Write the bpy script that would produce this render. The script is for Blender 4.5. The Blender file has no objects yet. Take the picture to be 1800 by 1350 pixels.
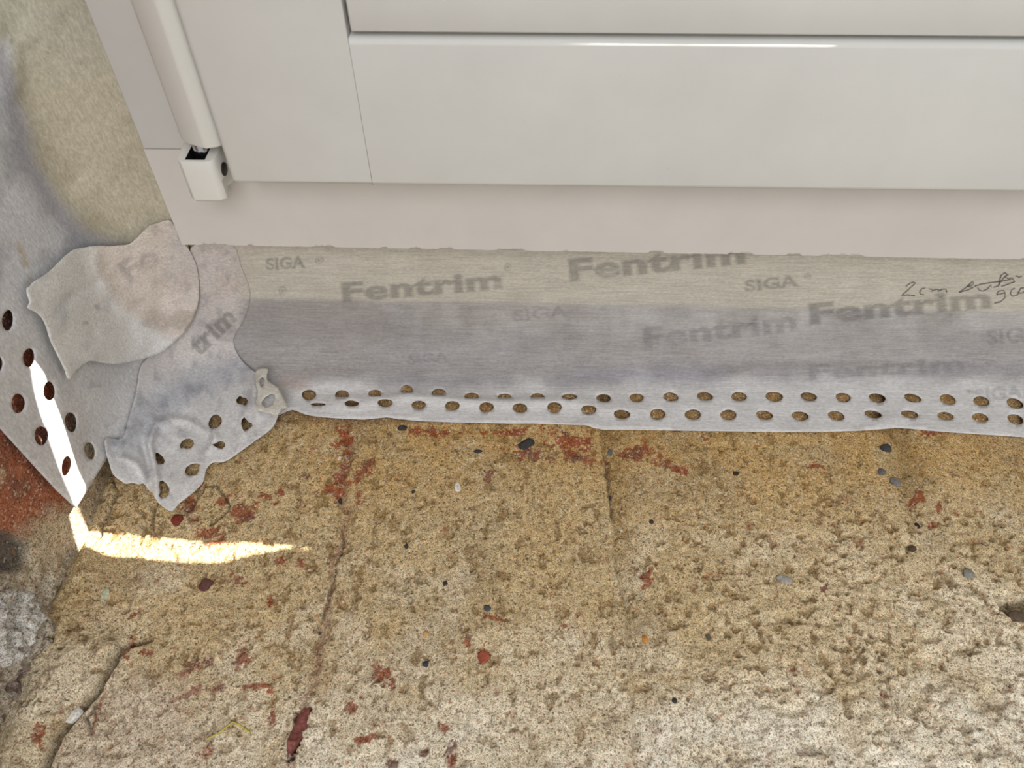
import bpy, bmesh, math, random
import numpy as np
from mathutils import Vector, Matrix
from mathutils.geometry import delaunay_2d_cdt
random.seed(4)
S = bpy.context.scene
COL = S.collection

# ------------------------------------------------------------------ camera, world, lights, exposure
F_PX, CX, CY = 1400.0, 900.0, 675.0
PITCH, YAW, ROLL = map(math.radians, (49.903, -2.004, -0.544))
FW = np.array([math.sin(YAW)*math.cos(PITCH), math.cos(YAW)*math.cos(PITCH), -math.sin(PITCH)])
R0 = np.array([math.cos(YAW), -math.sin(YAW), 0.0])
U0 = np.cross(R0, FW)
RT = R0*math.cos(ROLL)+U0*math.sin(ROLL)
UP = U0*math.cos(ROLL)-R0*math.sin(ROLL)
cam = bpy.data.cameras.new('camera')
co = bpy.data.objects.new('camera', cam); COL.objects.link(co)
m = Matrix.Identity(4)
for i in range(3):
    m[i][0], m[i][1], m[i][2] = RT[i], UP[i], -FW[i]
co.matrix_world = m
cam.sensor_width = 36.0; cam.sensor_fit = 'HORIZONTAL'; cam.lens = 36.0*F_PX/1800.0
cam.clip_start = 0.005; cam.clip_end = 50
cam.dof.use_dof = True; cam.dof.focus_distance = 0.33; cam.dof.aperture_fstop = 22.0
S.camera = co

W = bpy.data.worlds.new('room_light'); S.world = W; W.use_nodes = True
nt = W.node_tree; nt.nodes.clear()
wo = nt.nodes.new('ShaderNodeOutputWorld'); wb = nt.nodes.new('ShaderNodeBackground')
tcw = nt.nodes.new('ShaderNodeTexCoord'); sep = nt.nodes.new('ShaderNodeSeparateXYZ')
rmp = nt.nodes.new('ShaderNodeValToRGB')
nt.links.new(tcw.outputs['Generated'], sep.inputs[0]); nt.links.new(sep.outputs['Z'], rmp.inputs[0])
rmp.color_ramp.elements[0].position = 0.0; rmp.color_ramp.elements[0].color = (0.54, 0.52, 0.50, 1)
rmp.color_ramp.elements[1].position = 0.9; rmp.color_ramp.elements[1].color = (1.0, 1.0, 1.0, 1)
nt.links.new(rmp.outputs[0], wb.inputs[0]); wb.inputs[1].default_value = 0.66
nt.links.new(wb.outputs[0], wo.inputs[0])

def lamp(name, kind, loc, to, energy, size=1.0, sy=None, col=(1, 1, 1), angle=0.0):
    l = bpy.data.lights.new(name, kind); l.energy = energy; l.color = col
    if kind == 'AREA':
        l.shape = 'RECTANGLE'; l.size = size; l.size_y = sy or size
    if kind == 'SUN': l.angle = angle
    o = bpy.data.objects.new(name, l); COL.objects.link(o); o.location = loc
    o.rotation_euler = (Vector(to)-Vector(loc)).to_track_quat('-Z', 'Y').to_euler()
    return o
SUN = np.array([3.2, 1.0, 3.0])
lamp('sun', 'SUN', tuple(SUN), (0, 0, 0), 19.0, col=(1.0, 0.96, 0.88), angle=0.0035)
lamp('room_side_fill', 'AREA', (0.12, -1.35, 1.05), (0.0, 0.15, -0.28), 15.8, 1.1, 1.1, col=(1.0, 1.0, 1.0))  # added soft fill from the room side, stands for no known window

vs = S.view_settings
S.display_settings.display_device = 'sRGB'
vs.view_transform = 'Standard'; vs.look = 'None'; vs.gamma = 1.0; vs.use_curve_mapping = False
vs.exposure = 0.42

# ------------------------------------------------------------------ geometry helpers
def ray(x, y):
    x = np.asarray(x, float); y = np.asarray(y, float)
    return RT*(x-CX)[..., None]-UP*(y-CY)[..., None]+FW*F_PX
def onY(x, y, Y): d = ray(x, y); return d*(Y/d[..., 1:2])
def onZ(x, y, Z): d = ray(x, y); return d*(Z/d[..., 2:3])
def project(P):
    w = P@FW
    return CX+F_PX*(P@RT)/w, CY-F_PX*(P@UP)/w
YF = 0.240          # front face of the window frame
YT = 0.2540         # plane the sealing tape is stuck to
YS = 0.222          # front face of the sash
XW = -0.1783        # left reveal wall
ZS = -0.2851        # brick sill
D2 = lambda c: tuple(((v/255+0.055)/1.055)**2.4 if v/255 > 0.04045 else v/255/12.92 for v in c)

def tag(o, label=None, cat=None, group=None, kind=None):
    if label: o['label'] = label
    if cat: o['category'] = cat
    if group: o['group'] = group
    if kind: o['kind'] = kind
    return o
def empty(name, loc=(0, 0, 0)):
    o = bpy.data.objects.new(name, None); COL.objects.link(o); o.location = loc; o.empty_display_size = 0.02
    return o
def link(name, me, mat, parent=None, smooth=True):
    o = bpy.data.objects.new(name, me); COL.objects.link(o)
    me.materials.clear(); me.materials.append(mat)
    if smooth: me.polygons.foreach_set('use_smooth', [True]*len(me.polygons))
    if parent:
        o.parent = parent; o.matrix_parent_inverse = Matrix.Translation(-Vector(parent.location))
    return o
def mesh(name, V, Fc):
    me = bpy.data.meshes.new(name); me.from_pydata([tuple(map(float, v)) for v in V], [], Fc); me.update()
    return me
def bevel(o, w, seg=3):
    b = o.modifiers.new('bevel', 'BEVEL'); b.width = w; b.segments = seg; b.limit_method = 'ANGLE'
    b.angle_limit = math.radians(35); b.harden_normals = False
    return o
def prism(name, front, back, mat, parent=None, bev=0.0, seg=3):
    """a solid between two outlines with the same number of points"""
    n = len(front); V = list(front)+list(back)
    Fc = [tuple(range(n)), tuple(range(2*n-1, n-1, -1))]+[(i, i+n, (i+1) % n+n, (i+1) % n) for i in range(n)]
    me = mesh(name, V, Fc)
    bm = bmesh.new(); bm.from_mesh(me); bmesh.ops.recalc_face_normals(bm, faces=bm.faces); bm.to_mesh(me); bm.free()
    o = link(name, me, mat, parent, smooth=bev > 0)
    if bev: bevel(o, bev, seg)
    return o
def box(name, a, b, mat, parent=None, bev=0.0, seg=3):
    (x0, y0, z0), (x1, y1, z1) = a, b
    return prism(name, [(x0, y0, z0), (x1, y0, z0), (x1, y0, z1), (x0, y0, z1)],
                 [(x0, y1, z0), (x1, y1, z0), (x1, y1, z1), (x0, y1, z1)], mat, parent, bev, seg)

_RNG = np.random.RandomState(7)
_LAT = _RNG.rand(1024, 1024)
def vn(x, y, s=0):
    x = np.asarray(x, float)+17.3*s+200; y = np.asarray(y, float)+31.7*s+200
    xi = np.floor(x).astype(int); yi = np.floor(y).astype(int); fx = x-xi; fy = y-yi
    fx = fx*fx*(3-2*fx); fy = fy*fy*(3-2*fy)
    g = lambda a, b: _LAT[(a+s*37) % 1024, (b+s*91) % 1024]
    return (g(xi, yi)*(1-fx)+g(xi+1, yi)*fx)*(1-fy)+(g(xi, yi+1)*(1-fx)+g(xi+1, yi+1)*fx)*fy
def fbm(x, y, octv=4, s=0, gain=0.5):
    t = 0; a = 1; n = 0
    for k in range(octv):
        t = t+a*(vn(x*2**k, y*2**k, s+k)-0.5); n += a; a *= gain
    return t/n*2
def sst(a, b, x):
    t = np.clip((x-a)/(b-a), 0, 1); return t*t*(3-2*t)
def lerp(a, b, t): return a+(np.asarray(b)-a)*t[..., None]
def segd(px, py, pts):
    """distance in photo-frame units to a polyline, and position along it"""
    best = np.full(np.shape(px), 1e9); par = np.zeros(np.shape(px)); n = len(pts)-1
    for i, ((ax, ay), (bx, by)) in enumerate(zip(pts[:-1], pts[1:])):
        dx, dy = bx-ax, by-ay
        t = np.clip(((px-ax)*dx+(py-ay)*dy)/(dx*dx+dy*dy), 0, 1)
        d = np.hypot(px-ax-t*dx, py-ay-t*dy); w = d < best
        best = np.where(w, d, best); par = np.where(w, (i+t)/n, par)
    return best, par
def side(px, py, pts):
    """signed distance to a polyline: positive on its right-hand side seen from above in the frame"""
    best = np.full(np.shape(px), 1e9); sg = np.zeros(np.shape(px))
    for (ax, ay), (bx, by) in zip(pts[:-1], pts[1:]):
        dx, dy = bx-ax, by-ay
        t = np.clip(((px-ax)*dx+(py-ay)*dy)/(dx*dx+dy*dy), 0, 1)
        d = np.hypot(px-ax-t*dx, py-ay-t*dy); c = dx*(py-ay)-dy*(px-ax); w = d < best-1e-9
        sg = np.where(w, np.sign(c), sg); best = np.where(w, d, best)
    return best*sg
def set_col(me, C, name='albedo'):
    at = me.color_attributes.new(name, 'FLOAT_COLOR', 'POINT')
    a = np.ones((len(me.vertices), 4), np.float32); a[:, :3] = np.clip(C, 0, 1); at.data.foreach_set('color', a.ravel())

# ------------------------------------------------------------------ materials
def mat(name, col=(0.5, 0.5, 0.5), rough=0.6, metal=0.0, spec=0.5):
    m = bpy.data.materials.new(name); m.use_nodes = True
    b = m.node_tree.nodes['Principled BSDF']
    b.inputs['Base Color'].default_value = (*col, 1); b.inputs['Roughness'].default_value = rough
    b.inputs['Metallic'].default_value = metal; b.inputs['Specular IOR Level'].default_value = spec
    return m, m.node_tree, b
def noise(nt, scale, detail=4, rough=0.6, vec=None, stretch=None):
    n = nt.nodes.new('ShaderNodeTexNoise'); n.inputs['Scale'].default_value = scale
    n.inputs['Detail'].default_value = detail; n.inputs['Roughness'].default_value = rough
    if vec is None:
        g = nt.nodes.new('ShaderNodeNewGeometry'); vec = g.outputs['Position']
    if stretch:
        mp = nt.nodes.new('ShaderNodeMapping'); mp.inputs['Scale'].default_value = stretch
        nt.links.new(vec, mp.inputs[0]); vec = mp.outputs[0]
    nt.links.new(vec, n.inputs['Vector'])
    return n.outputs['Fac']
def remap(nt, v, a, b, lo, hi):
    r = nt.nodes.new('ShaderNodeMapRange'); r.inputs[1].default_value = a; r.inputs[2].default_value = b
    r.inputs[3].default_value = lo; r.inputs[4].default_value = hi; nt.links.new(v, r.inputs[0]); return r.outputs[0]
def mixc(nt, fac, a, b, mode='MIX'):
    x = nt.nodes.new('ShaderNodeMix'); x.data_type = 'RGBA'; x.blend_type = mode
    for i, v in ((0, fac), (6, a), (7, b)):
        if isinstance(v, (float, int)): x.inputs[i].default_value = v
        elif isinstance(v, tuple): x.inputs[i].default_value = (*v, 1)
        else: nt.links.new(v, x.inputs[i])
    return x.outputs[2]
def bump(nt, b, h, st, dist):
    n = nt.nodes.new('ShaderNodeBump'); n.inputs['Strength'].default_value = st; n.inputs['Distance'].default_value = dist
    nt.links.new(h, n.inputs['Height']); nt.links.new(n.outputs[0], b.inputs['Normal'])

def paint_mat(name, col, chips=False):
    m, nt, b = mat(name, D2(col), 0.6, spec=0.12)
    v1 = noise(nt, 25, 3); v2 = noise(nt, 260, 4, stretch=(0.12, 1, 1))
    c = mixc(nt, remap(nt, v1, 0.35, 0.7, 0, 1), D2(col), D2(tuple(int(k*0.975) for k in col)))
    st = noise(nt, 45, 5, 0.65, stretch=(0.8, 1, 1.3))
    c = mixc(nt, remap(nt, st, 0.70, 0.78, 0, 0.30), c, D2((164, 146, 118)))
    sc = noise(nt, 900, 2, 0.5, stretch=(1, 1, 1.4))
    c = mixc(nt, remap(nt, sc, 0.775, 0.80, 0, 0.45), c, D2((120, 105, 88)))
    if chips:
        a = nt.nodes.new('ShaderNodeVertexColor'); a.layer_name = 'chip'
        c = mixc(nt, a.outputs['Color'], c, D2((112, 78, 44)))
    nt.links.new(c, b.inputs['Base Color'])
    bump(nt, b, v2, 0.25, 0.0002)
    return m
M_PAINT = paint_mat('white_window_paint', (208, 208, 204))
M_FRAME = paint_mat('white_frame_paint', (208, 204, 199), True)
M_PLAST = mat('white_hinge_plastic', D2((216, 216, 210)), 0.35)[0]
M_DARK = mat('dark_cavity', D2((26, 24, 24)), 0.6)[0]
M_STEEL = mat('hinge_steel', (0.62, 0.66, 0.72), 0.22, 1.0)[0]
M_GROOVE = mat('bare_wood_groove', D2((84, 66, 50)), 0.8)[0]

def glass_mat():
    m = bpy.data.materials.new('window_glass'); m.use_nodes = True; nt = m.node_tree; nt.nodes.clear()
    o = nt.nodes.new('ShaderNodeOutputMaterial'); x = nt.nodes.new('ShaderNodeMixShader'); t = nt.nodes.new('ShaderNodeBsdfTransparent')
    g = nt.nodes.new('ShaderNodeBsdfGlossy'); g.inputs['Roughness'].default_value = 0.02; x.inputs[0].default_value = 0.08
    nt.links.new(t.outputs[0], x.inputs[1]); nt.links.new(g.outputs[0], x.inputs[2]); nt.links.new(x.outputs[0], o.inputs[0])
    return m
M_GLASS = glass_mat()
M_SUNMASK = mat('sun_mask_grey', D2((120, 118, 112)), 0.6)[0]  # for the unseen boards that mask the sun
M_TIMBER = mat('raw_timber', D2((196, 170, 128)), 0.7)[0]

def tape_mat(name, s1, s4):
    m, nt, b = mat(name, rough=0.85, spec=0.2)
    a = nt.nodes.new('ShaderNodeVertexColor'); a.layer_name = 'albedo'
    f1 = noise(nt, 1500, 3, 0.7, stretch=s1)      # fibres running along the tape
    f2 = noise(nt, 600, 4, 0.7); f4 = noise(nt, 1300, 3, 0.6, stretch=s4)
    f3 = noise(nt, 70, 4, 0.6)
    c = mixc(nt, 1.0, a.outputs['Color'], mixc(nt, remap(nt, f1, 0.3, 0.7, 0, 1), (0.84, 0.84, 0.845), (1.12, 1.12, 1.11)), 'MULTIPLY')
    c = mixc(nt, 1.0, c, mixc(nt, remap(nt, f2, 0.35, 0.65, 0, 1), (0.93, 0.93, 0.93), (1.05, 1.05, 1.05)), 'MULTIPLY')
    c = mixc(nt, 1.0, c, mixc(nt, remap(nt, f3, 0.35, 0.65, 0, 1), (0.95, 0.945, 0.94), (1.03, 1.03, 1.035)), 'MULTIPLY')
    c = mixc(nt, 1.0, c, mixc(nt, remap(nt, f4, 0.35, 0.62, 0, 1), (0.90, 0.90, 0.90), (1.07, 1.07, 1.07)), 'MULTIPLY')
    nt.links.new(c, b.inputs['Base Color'])
    bump(nt, b, f1, 0.4, 0.00025)
    tr = nt.nodes.new('ShaderNodeBsdfTranslucent'); nt.links.new(c, tr.inputs[0])
    x = nt.nodes.new('ShaderNodeMixShader'); x.inputs[0].default_value = 0.12
    nt.links.new(b.outputs[0], x.inputs[1]); nt.links.new(tr.outputs[0], x.inputs[2])
    nt.links.new(x.outputs[0], nt.nodes['Material Output'].inputs[0])
    return m
M_TAPE = tape_mat('fleece_tape_along_sill', (0.35, 1, 1.6), (0.07, 0.9, 1.0))
M_TAPE_UP = tape_mat('fleece_tape_upright', (1.0, 1.0, 0.45), (0.8, 0.8, 0.25))
M_TAPE_X = tape_mat('fleece_tape_crumpled', (0.7, 1.1, 1.0), (0.45, 0.9, 0.7))
def ink_mat(name, col, alpha, sp=0.0):
    m, nt, b = mat(name, D2(col), 0.9, spec=0.1)
    n = noise(nt, 700, 3, 0.6)
    r = remap(nt, n, 0.3, 0.7, alpha*(1-sp), alpha)
    nt.links.new(r, b.inputs['Alpha'])
    return m
M_INK = ink_mat('grey_print', (128, 126, 124), 0.075, 0.3)
M_INKF = ink_mat('faint_grey_print', (120, 120, 130), 0.035, 0.5)
M_PENCIL = ink_mat('pencil_line', (78, 74, 70), 0.7, 0.5)

def voro(nt, scale, feature='F1', out='Distance', warp=0.0):
    v = nt.nodes.new('ShaderNodeTexVoronoi'); v.inputs['Scale'].default_value = scale; v.feature = feature
    g = nt.nodes.new('ShaderNodeNewGeometry'); nt.links.new(g.outputs['Position'], v.inputs['Vector'])
    return v.outputs[out]
def mineral_mat(name, s=1.0, bst=0.6):
    m, nt, b = mat(name, rough=0.92, spec=0.15)
    a = nt.nodes.new('ShaderNodeVertexColor'); a.layer_name = 'albedo'
    mul = lambda c, t: mixc(nt, 1.0, c, t, 'MULTIPLY')
    n1 = noise(nt, 1300*s, 5, 0.8); n2 = noise(nt, 380*s, 5, 0.75); n3 = noise(nt, 2600*s, 3, 0.7)
    c = mul(a.outputs['Color'], mixc(nt, remap(nt, n2, 0.36, 0.60, 0, 1), (0.74, 0.71, 0.66), (1.12, 1.12, 1.12)))
    c = mul(c, mixc(nt, remap(nt, n1, 0.35, 0.52, 0, 1), (0.36, 0.34, 0.27), (1.16, 1.16, 1.15)))
    c = mul(c, mixc(nt, remap(nt, n3, 0.34, 0.56, 0, 1), (0.54, 0.52, 0.45), (1.22, 1.22, 1.22)))
    cell = voro(nt, 1500*s, out='Color'); sp = nt.nodes.new('ShaderNodeSeparateColor'); nt.links.new(cell, sp.inputs[0])
    c = mixc(nt, remap(nt, sp.outputs[0], 0.92, 0.95, 0, 0.6), c, D2((80, 60, 38)))        # dark grains
    c = mixc(nt, remap(nt, sp.outputs[1], 0.90, 0.95, 0, 0.40), c, D2((240, 232, 214)))     # pale grains
    c = mixc(nt, remap(nt, sp.outputs[2], 0.965, 0.975, 0, 0.55), c, D2((190, 120, 66)))    # orange grains
    nt.links.new(c, b.inputs['Base Color'])
    ad = nt.nodes.new('ShaderNodeMath'); ad.operation = 'ADD'; nt.links.new(n1, ad.inputs[0]); nt.links.new(n3, ad.inputs[1])
    bump(nt, b, ad.outputs[0], bst, 0.0009)
    return m
M_MORTAR = mineral_mat('sandy_mortar')
M_WALL = mineral_mat('old_masonry', 0.9, 0.5)

# ------------------------------------------------------------------ mortar-covered brick sill
def axis(lo, a, b, hi, fine, coarse):
    return np.concatenate([np.arange(lo, a, coarse), np.arange(a, b, fine), np.arange(b, hi+1e-9, coarse)])
def grid_mesh(name, nx, ny, P):
    idx = np.arange(nx*ny).reshape(ny, nx)
    q = np.stack([idx[:-1, :-1], idx[:-1, 1:], idx[1:, 1:], idx[1:, :-1]], -1).reshape(-1, 4)
    me = bpy.data.meshes.new(name)
    me.vertices.add(nx*ny); me.vertices.foreach_set('co', P.astype(np.float32).ravel())
    me.loops.add(q.size); me.loops.foreach_set('vertex_index', q.ravel().astype(np.int32))
    me.polygons.add(len(q)); me.polygons.foreach_set('loop_start', np.arange(0, q.size, 4, dtype=np.int32))
    me.update(calc_edges=True)
    return me

J1 = [(625, 690), (612, 760), (604, 850), (606, 930), (585, 1000), (566, 1100), (560, 1180), (530, 1240), (495, 1370)]
J2 = [(1052, 690), (1056, 760), (1066, 840), (1074, 905), (1080, 1000), (1100, 1080), (1104, 1200), (1114, 1370)]
J3 = [(1560, 690), (1578, 780), (1592, 860), (1640, 960), (1700, 1060), (1760, 1150), (1830, 1250)]
CR0 = [(262, 1120), (215, 1135), (190, 1180), (170, 1215), (140, 1250), (105, 1290), (80, 1345), (60, 1400)]
# rust-red brick showing through: centre, half sizes, tilt
RED = [(603, 765, 17, 32, 0), (600, 838, 12, 36, 20), (582, 858, 22, 8, -10), (640, 832, 12, 34, 25), (632, 870, 8, 20, 15),
       (1010, 782, 46, 26, 20), (940, 800, 60, 12, 10), (1030, 810, 30, 16, 20), (880, 762, 50, 6, 0), (760, 760, 40, 8, 5),
       (1125, 800, 30, 16, 0), (1180, 825, 38, 9, 10), (425, 1156, 14, 18, 0), (352, 1166, 38, 10, -22), (385, 1148, 12, 9, 0),
       (226, 1130, 12, 34, 28), (260, 1146, 14, 6, 0), (332, 1220, 44, 7, -22), (300, 1232, 20, 6, -20), (245, 1215, 16, 4, -20),
       (382, 1210, 26, 6, -15), (450, 1207, 24, 6, -5), (478, 1220, 8, 14, 0), (278, 1258, 12, 7, 20), (850, 1156, 13, 12, 0),
       (822, 1128, 8, 18, 10), (480, 1262, 7, 16, 0), (490, 988, 14, 10, -30), (530, 994, 8, 16, 10), (360, 955, 40, 5, -10),
       (330, 890, 26, 22, -30), (352, 850, 14, 12, 0), (430, 900, 30, 16, -20), (400, 880, 18, 10, -10), (370, 935, 26, 12, -15),
       (492, 866, 10, 6, 0), (470, 880, 14, 10, 0), (540, 842, 9, 6, 0), (470, 1065, 8, 10, 0), (418, 1016, 16, 10, 30),
       (350, 1322, 20, 24, 0), (790, 1325, 16, 24, 0), (745, 1325, 9, 10, 30), (690, 1345, 16, 10, 0), (775, 1275, 14, 8, 20),
       (620, 1245, 12, 26, 15), (640, 1300, 30, 6, -10), (677, 1192, 20, 20, 0), (870, 1090, 34, 5, 15), (1300, 1010, 8, 8, 0),
       (1138, 1015, 12, 22, 20), (1556, 1222, 7, 9, 0), (1450, 1035, 6, 8, 0), (1500, 1096, 9, 6, 0), (1394, 1176, 10, 6, 0),
       (1610, 880, 10, 26, 25), (1648, 900, 7, 18, 20), (1640, 765, 20, 6, 0), (1240, 772, 8, 8, 0), (860, 840, 8, 10, 0),
       (820, 1100, 12, 5, 0), (994, 1102, 9, 5, 0), (1430, 822, 14, 4, 0), (80, 1300, 10, 30, 20), (230, 1085, 14, 6, -20)]
def blobs(px, py, lst, n1, rag=0.8):
    m = np.zeros(np.shape(px))
    for cx, cy, rx, ry, a in lst:
        w = (np.abs(px-cx) < 2.2*max(rx, ry)) & (np.abs(py-cy) < 2.2*max(rx, ry))
        if not w.any(): continue
        t = math.radians(a); dx = px[w]-cx; dy = py[w]-cy
        u = (dx*math.cos(t)+dy*math.sin(t))/rx; v = (-dx*math.sin(t)+dy*math.cos(t))/ry
        d = np.sqrt(u*u+v*v)+rag*n1[w]
        m[w] = np.maximum(m[w], 1-sst(0.75, 1.0, d))
    return m

def sill_height(x, y, full=True):
    P = np.stack([x, y, np.full(np.shape(x), ZS)], -1)
    px, py = project(P)
    h = 0.0009*fbm(x*38, y*38, 3, 1)+0.0006*fbm(x*120, y*120, 3, 5)
    rough = 0.45+0.55*sst(0.22, 0.15, y)                      # smoother under the tape, rougher in the open
    rough = rough+0.9*sst(1000, 1500, px)*sst(820, 1000, py)+0.5*sst(320, 130, px)
    g = fbm(x*420, y*420, 3, 9, 0.6)
    h = h+0.00045*rough*g
    pit = sst(0.18, 0.42, fbm(x*310, y*260, 3, 14, 0.6))
    h = h-0.0007*rough*pit
    clod = sst(0.1, 0.45, fbm(x*170, y*150, 3, 33, 0.55))
    h = h+0.0004*clod*rough
    # diagonal trowel furrows in the thick mortar on the right
    fur = fbm(x*90+y*45, y*150-x*40, 3, 21)
    h = h-0.0016*sst(0.12, 0.5, fur)*sst(1100, 1450, px)*sst(880, 1050, py)
    # brick joints
    s1 = side(px, py, J1)+14*fbm(x*120, y*120, 3, 41); s2 = side(px, py, J2)+5*fbm(x*150, y*150, 3, 42)
    s3 = side(px, py, J3)+26*fbm(x*80, y*80, 3, 43)
    h = h-0.0018*np.exp(-(s1/9)**2)*(0.3+0.7*sst(-.3, .3, fbm(x*60, y*60, 2, 44)))+0.0007*sst(0, -12, -s1*-1)
    h = h-0.0020*sst(0.5, 4, -s2)*sst(60, 18, -s2)-0.0012*np.exp(-((s2+3)/3.5)**2)
    h = h-0.0022*np.exp(-(s3/26)**2)*sst(1150, 800, py)
    return h, px, py, pit, g, s1, s2, s3

x0 = axis(-0.36, -0.196, 0.230, 0.60, 0.00048, 0.002); y0 = axis(-0.10, 0.040, 0.256, 0.281, 0.00048, 0.002)
X, Y = np.meshgrid(x0, y0)
h, px, py, pit, g, s1, s2, s3 = sill_height(X, Y)
nA = fbm(X*300, Y*300, 4, 60, 0.6); nB = fbm(X*60, Y*60, 4, 61); nC = fbm(X*22, Y*22, 4, 62)
nD = fbm(X*900, Y*900, 3, 160, 0.7)
red = blobs(px, py, RED, nA*2.0+nD*1.1+0.22)
red = np.maximum(red, 0.5*sst(0.40, 0.55, fbm(X*200, Y*200, 4, 63, 0.7)))
# left edge crack, flat brick face in the lower left corner and the broken hollow with dark red chips
c0, _ = segd(px, py, CR0)
sd0 = side(px, py, CR0); cm = sst(1110, 1150, py)
h = h-0.0050*np.exp(-(c0/5)**2)+0.0035*sst(-2, 5, sd0)*sst(110, 40, sd0)*cm
h = h-0.0020*np.exp(-(segd(px, py, [(262, 1120), (275, 1080), (262, 1120)])[0]/4)**2)
lump = sst(60, 10, segd(px, py, [(150, 990), (110, 1090), (100, 1190), (60, 1290)])[0])
h = h+0.004*lump*(0.6+0.9*fbm(X*110, Y*110, 3, 70))
hol = np.maximum(blobs(px, py, [(524, 1288, 14, 56, 20)], nA*1.2+nD*0.6, 0.6), 0)
h = h-0.006*hol
hol2 = blobs(px, py, [(1790, 1068, 38, 16, 0)], nA, 0.4); h = h-0.004*hol2
CRK = [[(268, 925), (271, 900), (280, 880), (285, 855)], [(330, 898), (345, 880), (362, 856), (380, 852), (392, 870)],
       [(392, 868), (405, 888), (395, 905), (370, 925)], [(160, 1290), (152, 1265), (170, 1238)], [(172, 950), (205, 860), (195, 840)],
       [(600, 930), (604, 960), (590, 990)], [(1062, 800), (1076, 910)], [(590, 1000), (575, 1060), (560, 1110)]]
crk = 0.9*np.exp(-(c0/3.5)**2)*cm
for c in CRK:
    crk = np.maximum(crk, np.exp(-(segd(px+4*nA, py+4*nA, c)[0]/2.2)**2))
h = h-0.0012*crk
edge = np.exp(-((px-np.interp(py, [640, 830, 935, 1300, 1400], [262, 196, 158, 40, 0]))/7.0)**2)*(py > 600)
h = h-0.0012*edge*(0.5+nB)
h = h*sst(0.262, 0.246, Y)
Z = ZS+h
# colours: sand, ochre near the tape, lime white in the front, brightest as if lit
sand = np.array(D2((209, 187, 147))); ochre = np.array(D2((196, 161, 104))); lime = np.array(D2((238, 226, 204)))
grey = np.array(D2((160, 142, 114))); rust = np.array(D2((150, 78, 52))); purp = np.array(D2((120, 84, 78)))
C = np.broadcast_to(sand, X.shape+(3,)).copy()
oc = sst(960, 770, py+60*nC)*(0.45+0.55*sst(400, 700, px))
C = lerp(C, ochre, 0.8*oc)
C = lerp(C, ochre, 0.5*sst(0.12, 0.45, nC)*sst(1250, 900, py))
lm = sst(1060, 1280, py+110*nC+90*nB)*0.85
lm = np.maximum(lm, sst(1120, 1700, px+140*nC)*sst(830, 1120, py+120*nB)*0.75)
C = lerp(C, lime, lm)
C = lerp(C, lime, 0.5*sst(0.1, 0.5, fbm(X*45, Y*45, 4, 64))*sst(820, 1050, py))
C = lerp(C, grey, 0.42*sst(0.1, 0.5, fbm(X*35, Y*35, 4, 65))*(1-lm*0.6))
C = lerp(C, sand*0.9, 0.55*sst(0.0, 0.35, fbm(X*70, Y*70, 4, 67)))
C = lerp(C, np.array(D2((136, 108, 66))), 0.62*pit)
C = lerp(C, np.array(D2((252, 248, 238))), 0.55*sst(1210, 1380, py+0.10*(px-900)+70*nB)*(0.5+0.5*sst(-.2, .2, nB)))  # stronger light at the front put into the colour
C = lerp(C, ochre*0.5, 0.65*np.exp(-(s3/30)**2)*sst(1050, 800, py)*sst(-.5, .1, nB))
C = lerp(C, ochre*0.62, 0.5*sst(0, 6, -s2)*sst(42, 20, -s2)*sst(1150, 900, py))
C = lerp(C, np.array(D2((150, 108, 92))), 0.5*np.exp(-(s1/7)**2))
rc = lerp(np.broadcast_to(rust, C.shape), purp, sst(-0.1, 0.4, fbm(X*90, Y*90, 3, 66)))
rc = lerp(rc, np.array(D2((168, 82, 50))), sst(0.0, 0.3, -nB)*0.6)
C = lerp(C, rc, 0.85*red)
flat = sst(6, 14, side(px, py, CR0)*-1)*sst(1150, 1230, py)*sst(420, 300, px)*sst(0, 10, -side(px, py, CR0)*1)
C = lerp(C, np.array(D2((208, 190, 172))), 0.5*np.clip(flat, 0, 1))
C = lerp(C, rust*0.9, 0.8*np.exp(-(segd(px, py, [(182, 1225), (168, 1250), (163, 1290)])[0]/3.0)**2))
C = lerp(C, np.array(D2((98, 52, 46))), 0.9*hol)
C = lerp(C, np.array(D2((92, 80, 64))), 0.8*crk)
C = lerp(C, grey*0.6, 0.7*hol2)
C = lerp(C, np.array(D2((150, 120, 84))), 0.75*sst(752, 738, py))            # darker brown under the tape
# tiny dark and pale grit lying in the surface
gr = vn(X*1100, Y*1100, 71); C = lerp(C, np.array(D2((70, 60, 50))), 0.75*sst(0.93, 0.97, gr)*sst(0.4, 0.7, vn(X*150, Y*150, 72)))
gr = vn(X*900, Y*900, 73); C = lerp(C, np.array(D2((236, 230, 216))), 0.6*sst(0.92, 0.97, gr))
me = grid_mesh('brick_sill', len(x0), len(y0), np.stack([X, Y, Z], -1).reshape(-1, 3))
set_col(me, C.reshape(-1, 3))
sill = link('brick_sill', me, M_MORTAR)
tag(sill, 'rough sandy mortar-covered brick window sill with rust-red patches', 'window sill', kind='structure')
SILL_BASE = None
def sill_z(x, y):
    i = min(max(int(np.searchsorted(x0, x)), 1), len(x0)-1); j = min(max(int(np.searchsorted(y0, y)), 1), len(y0)-1)
    return float(Z[j, i])

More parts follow.
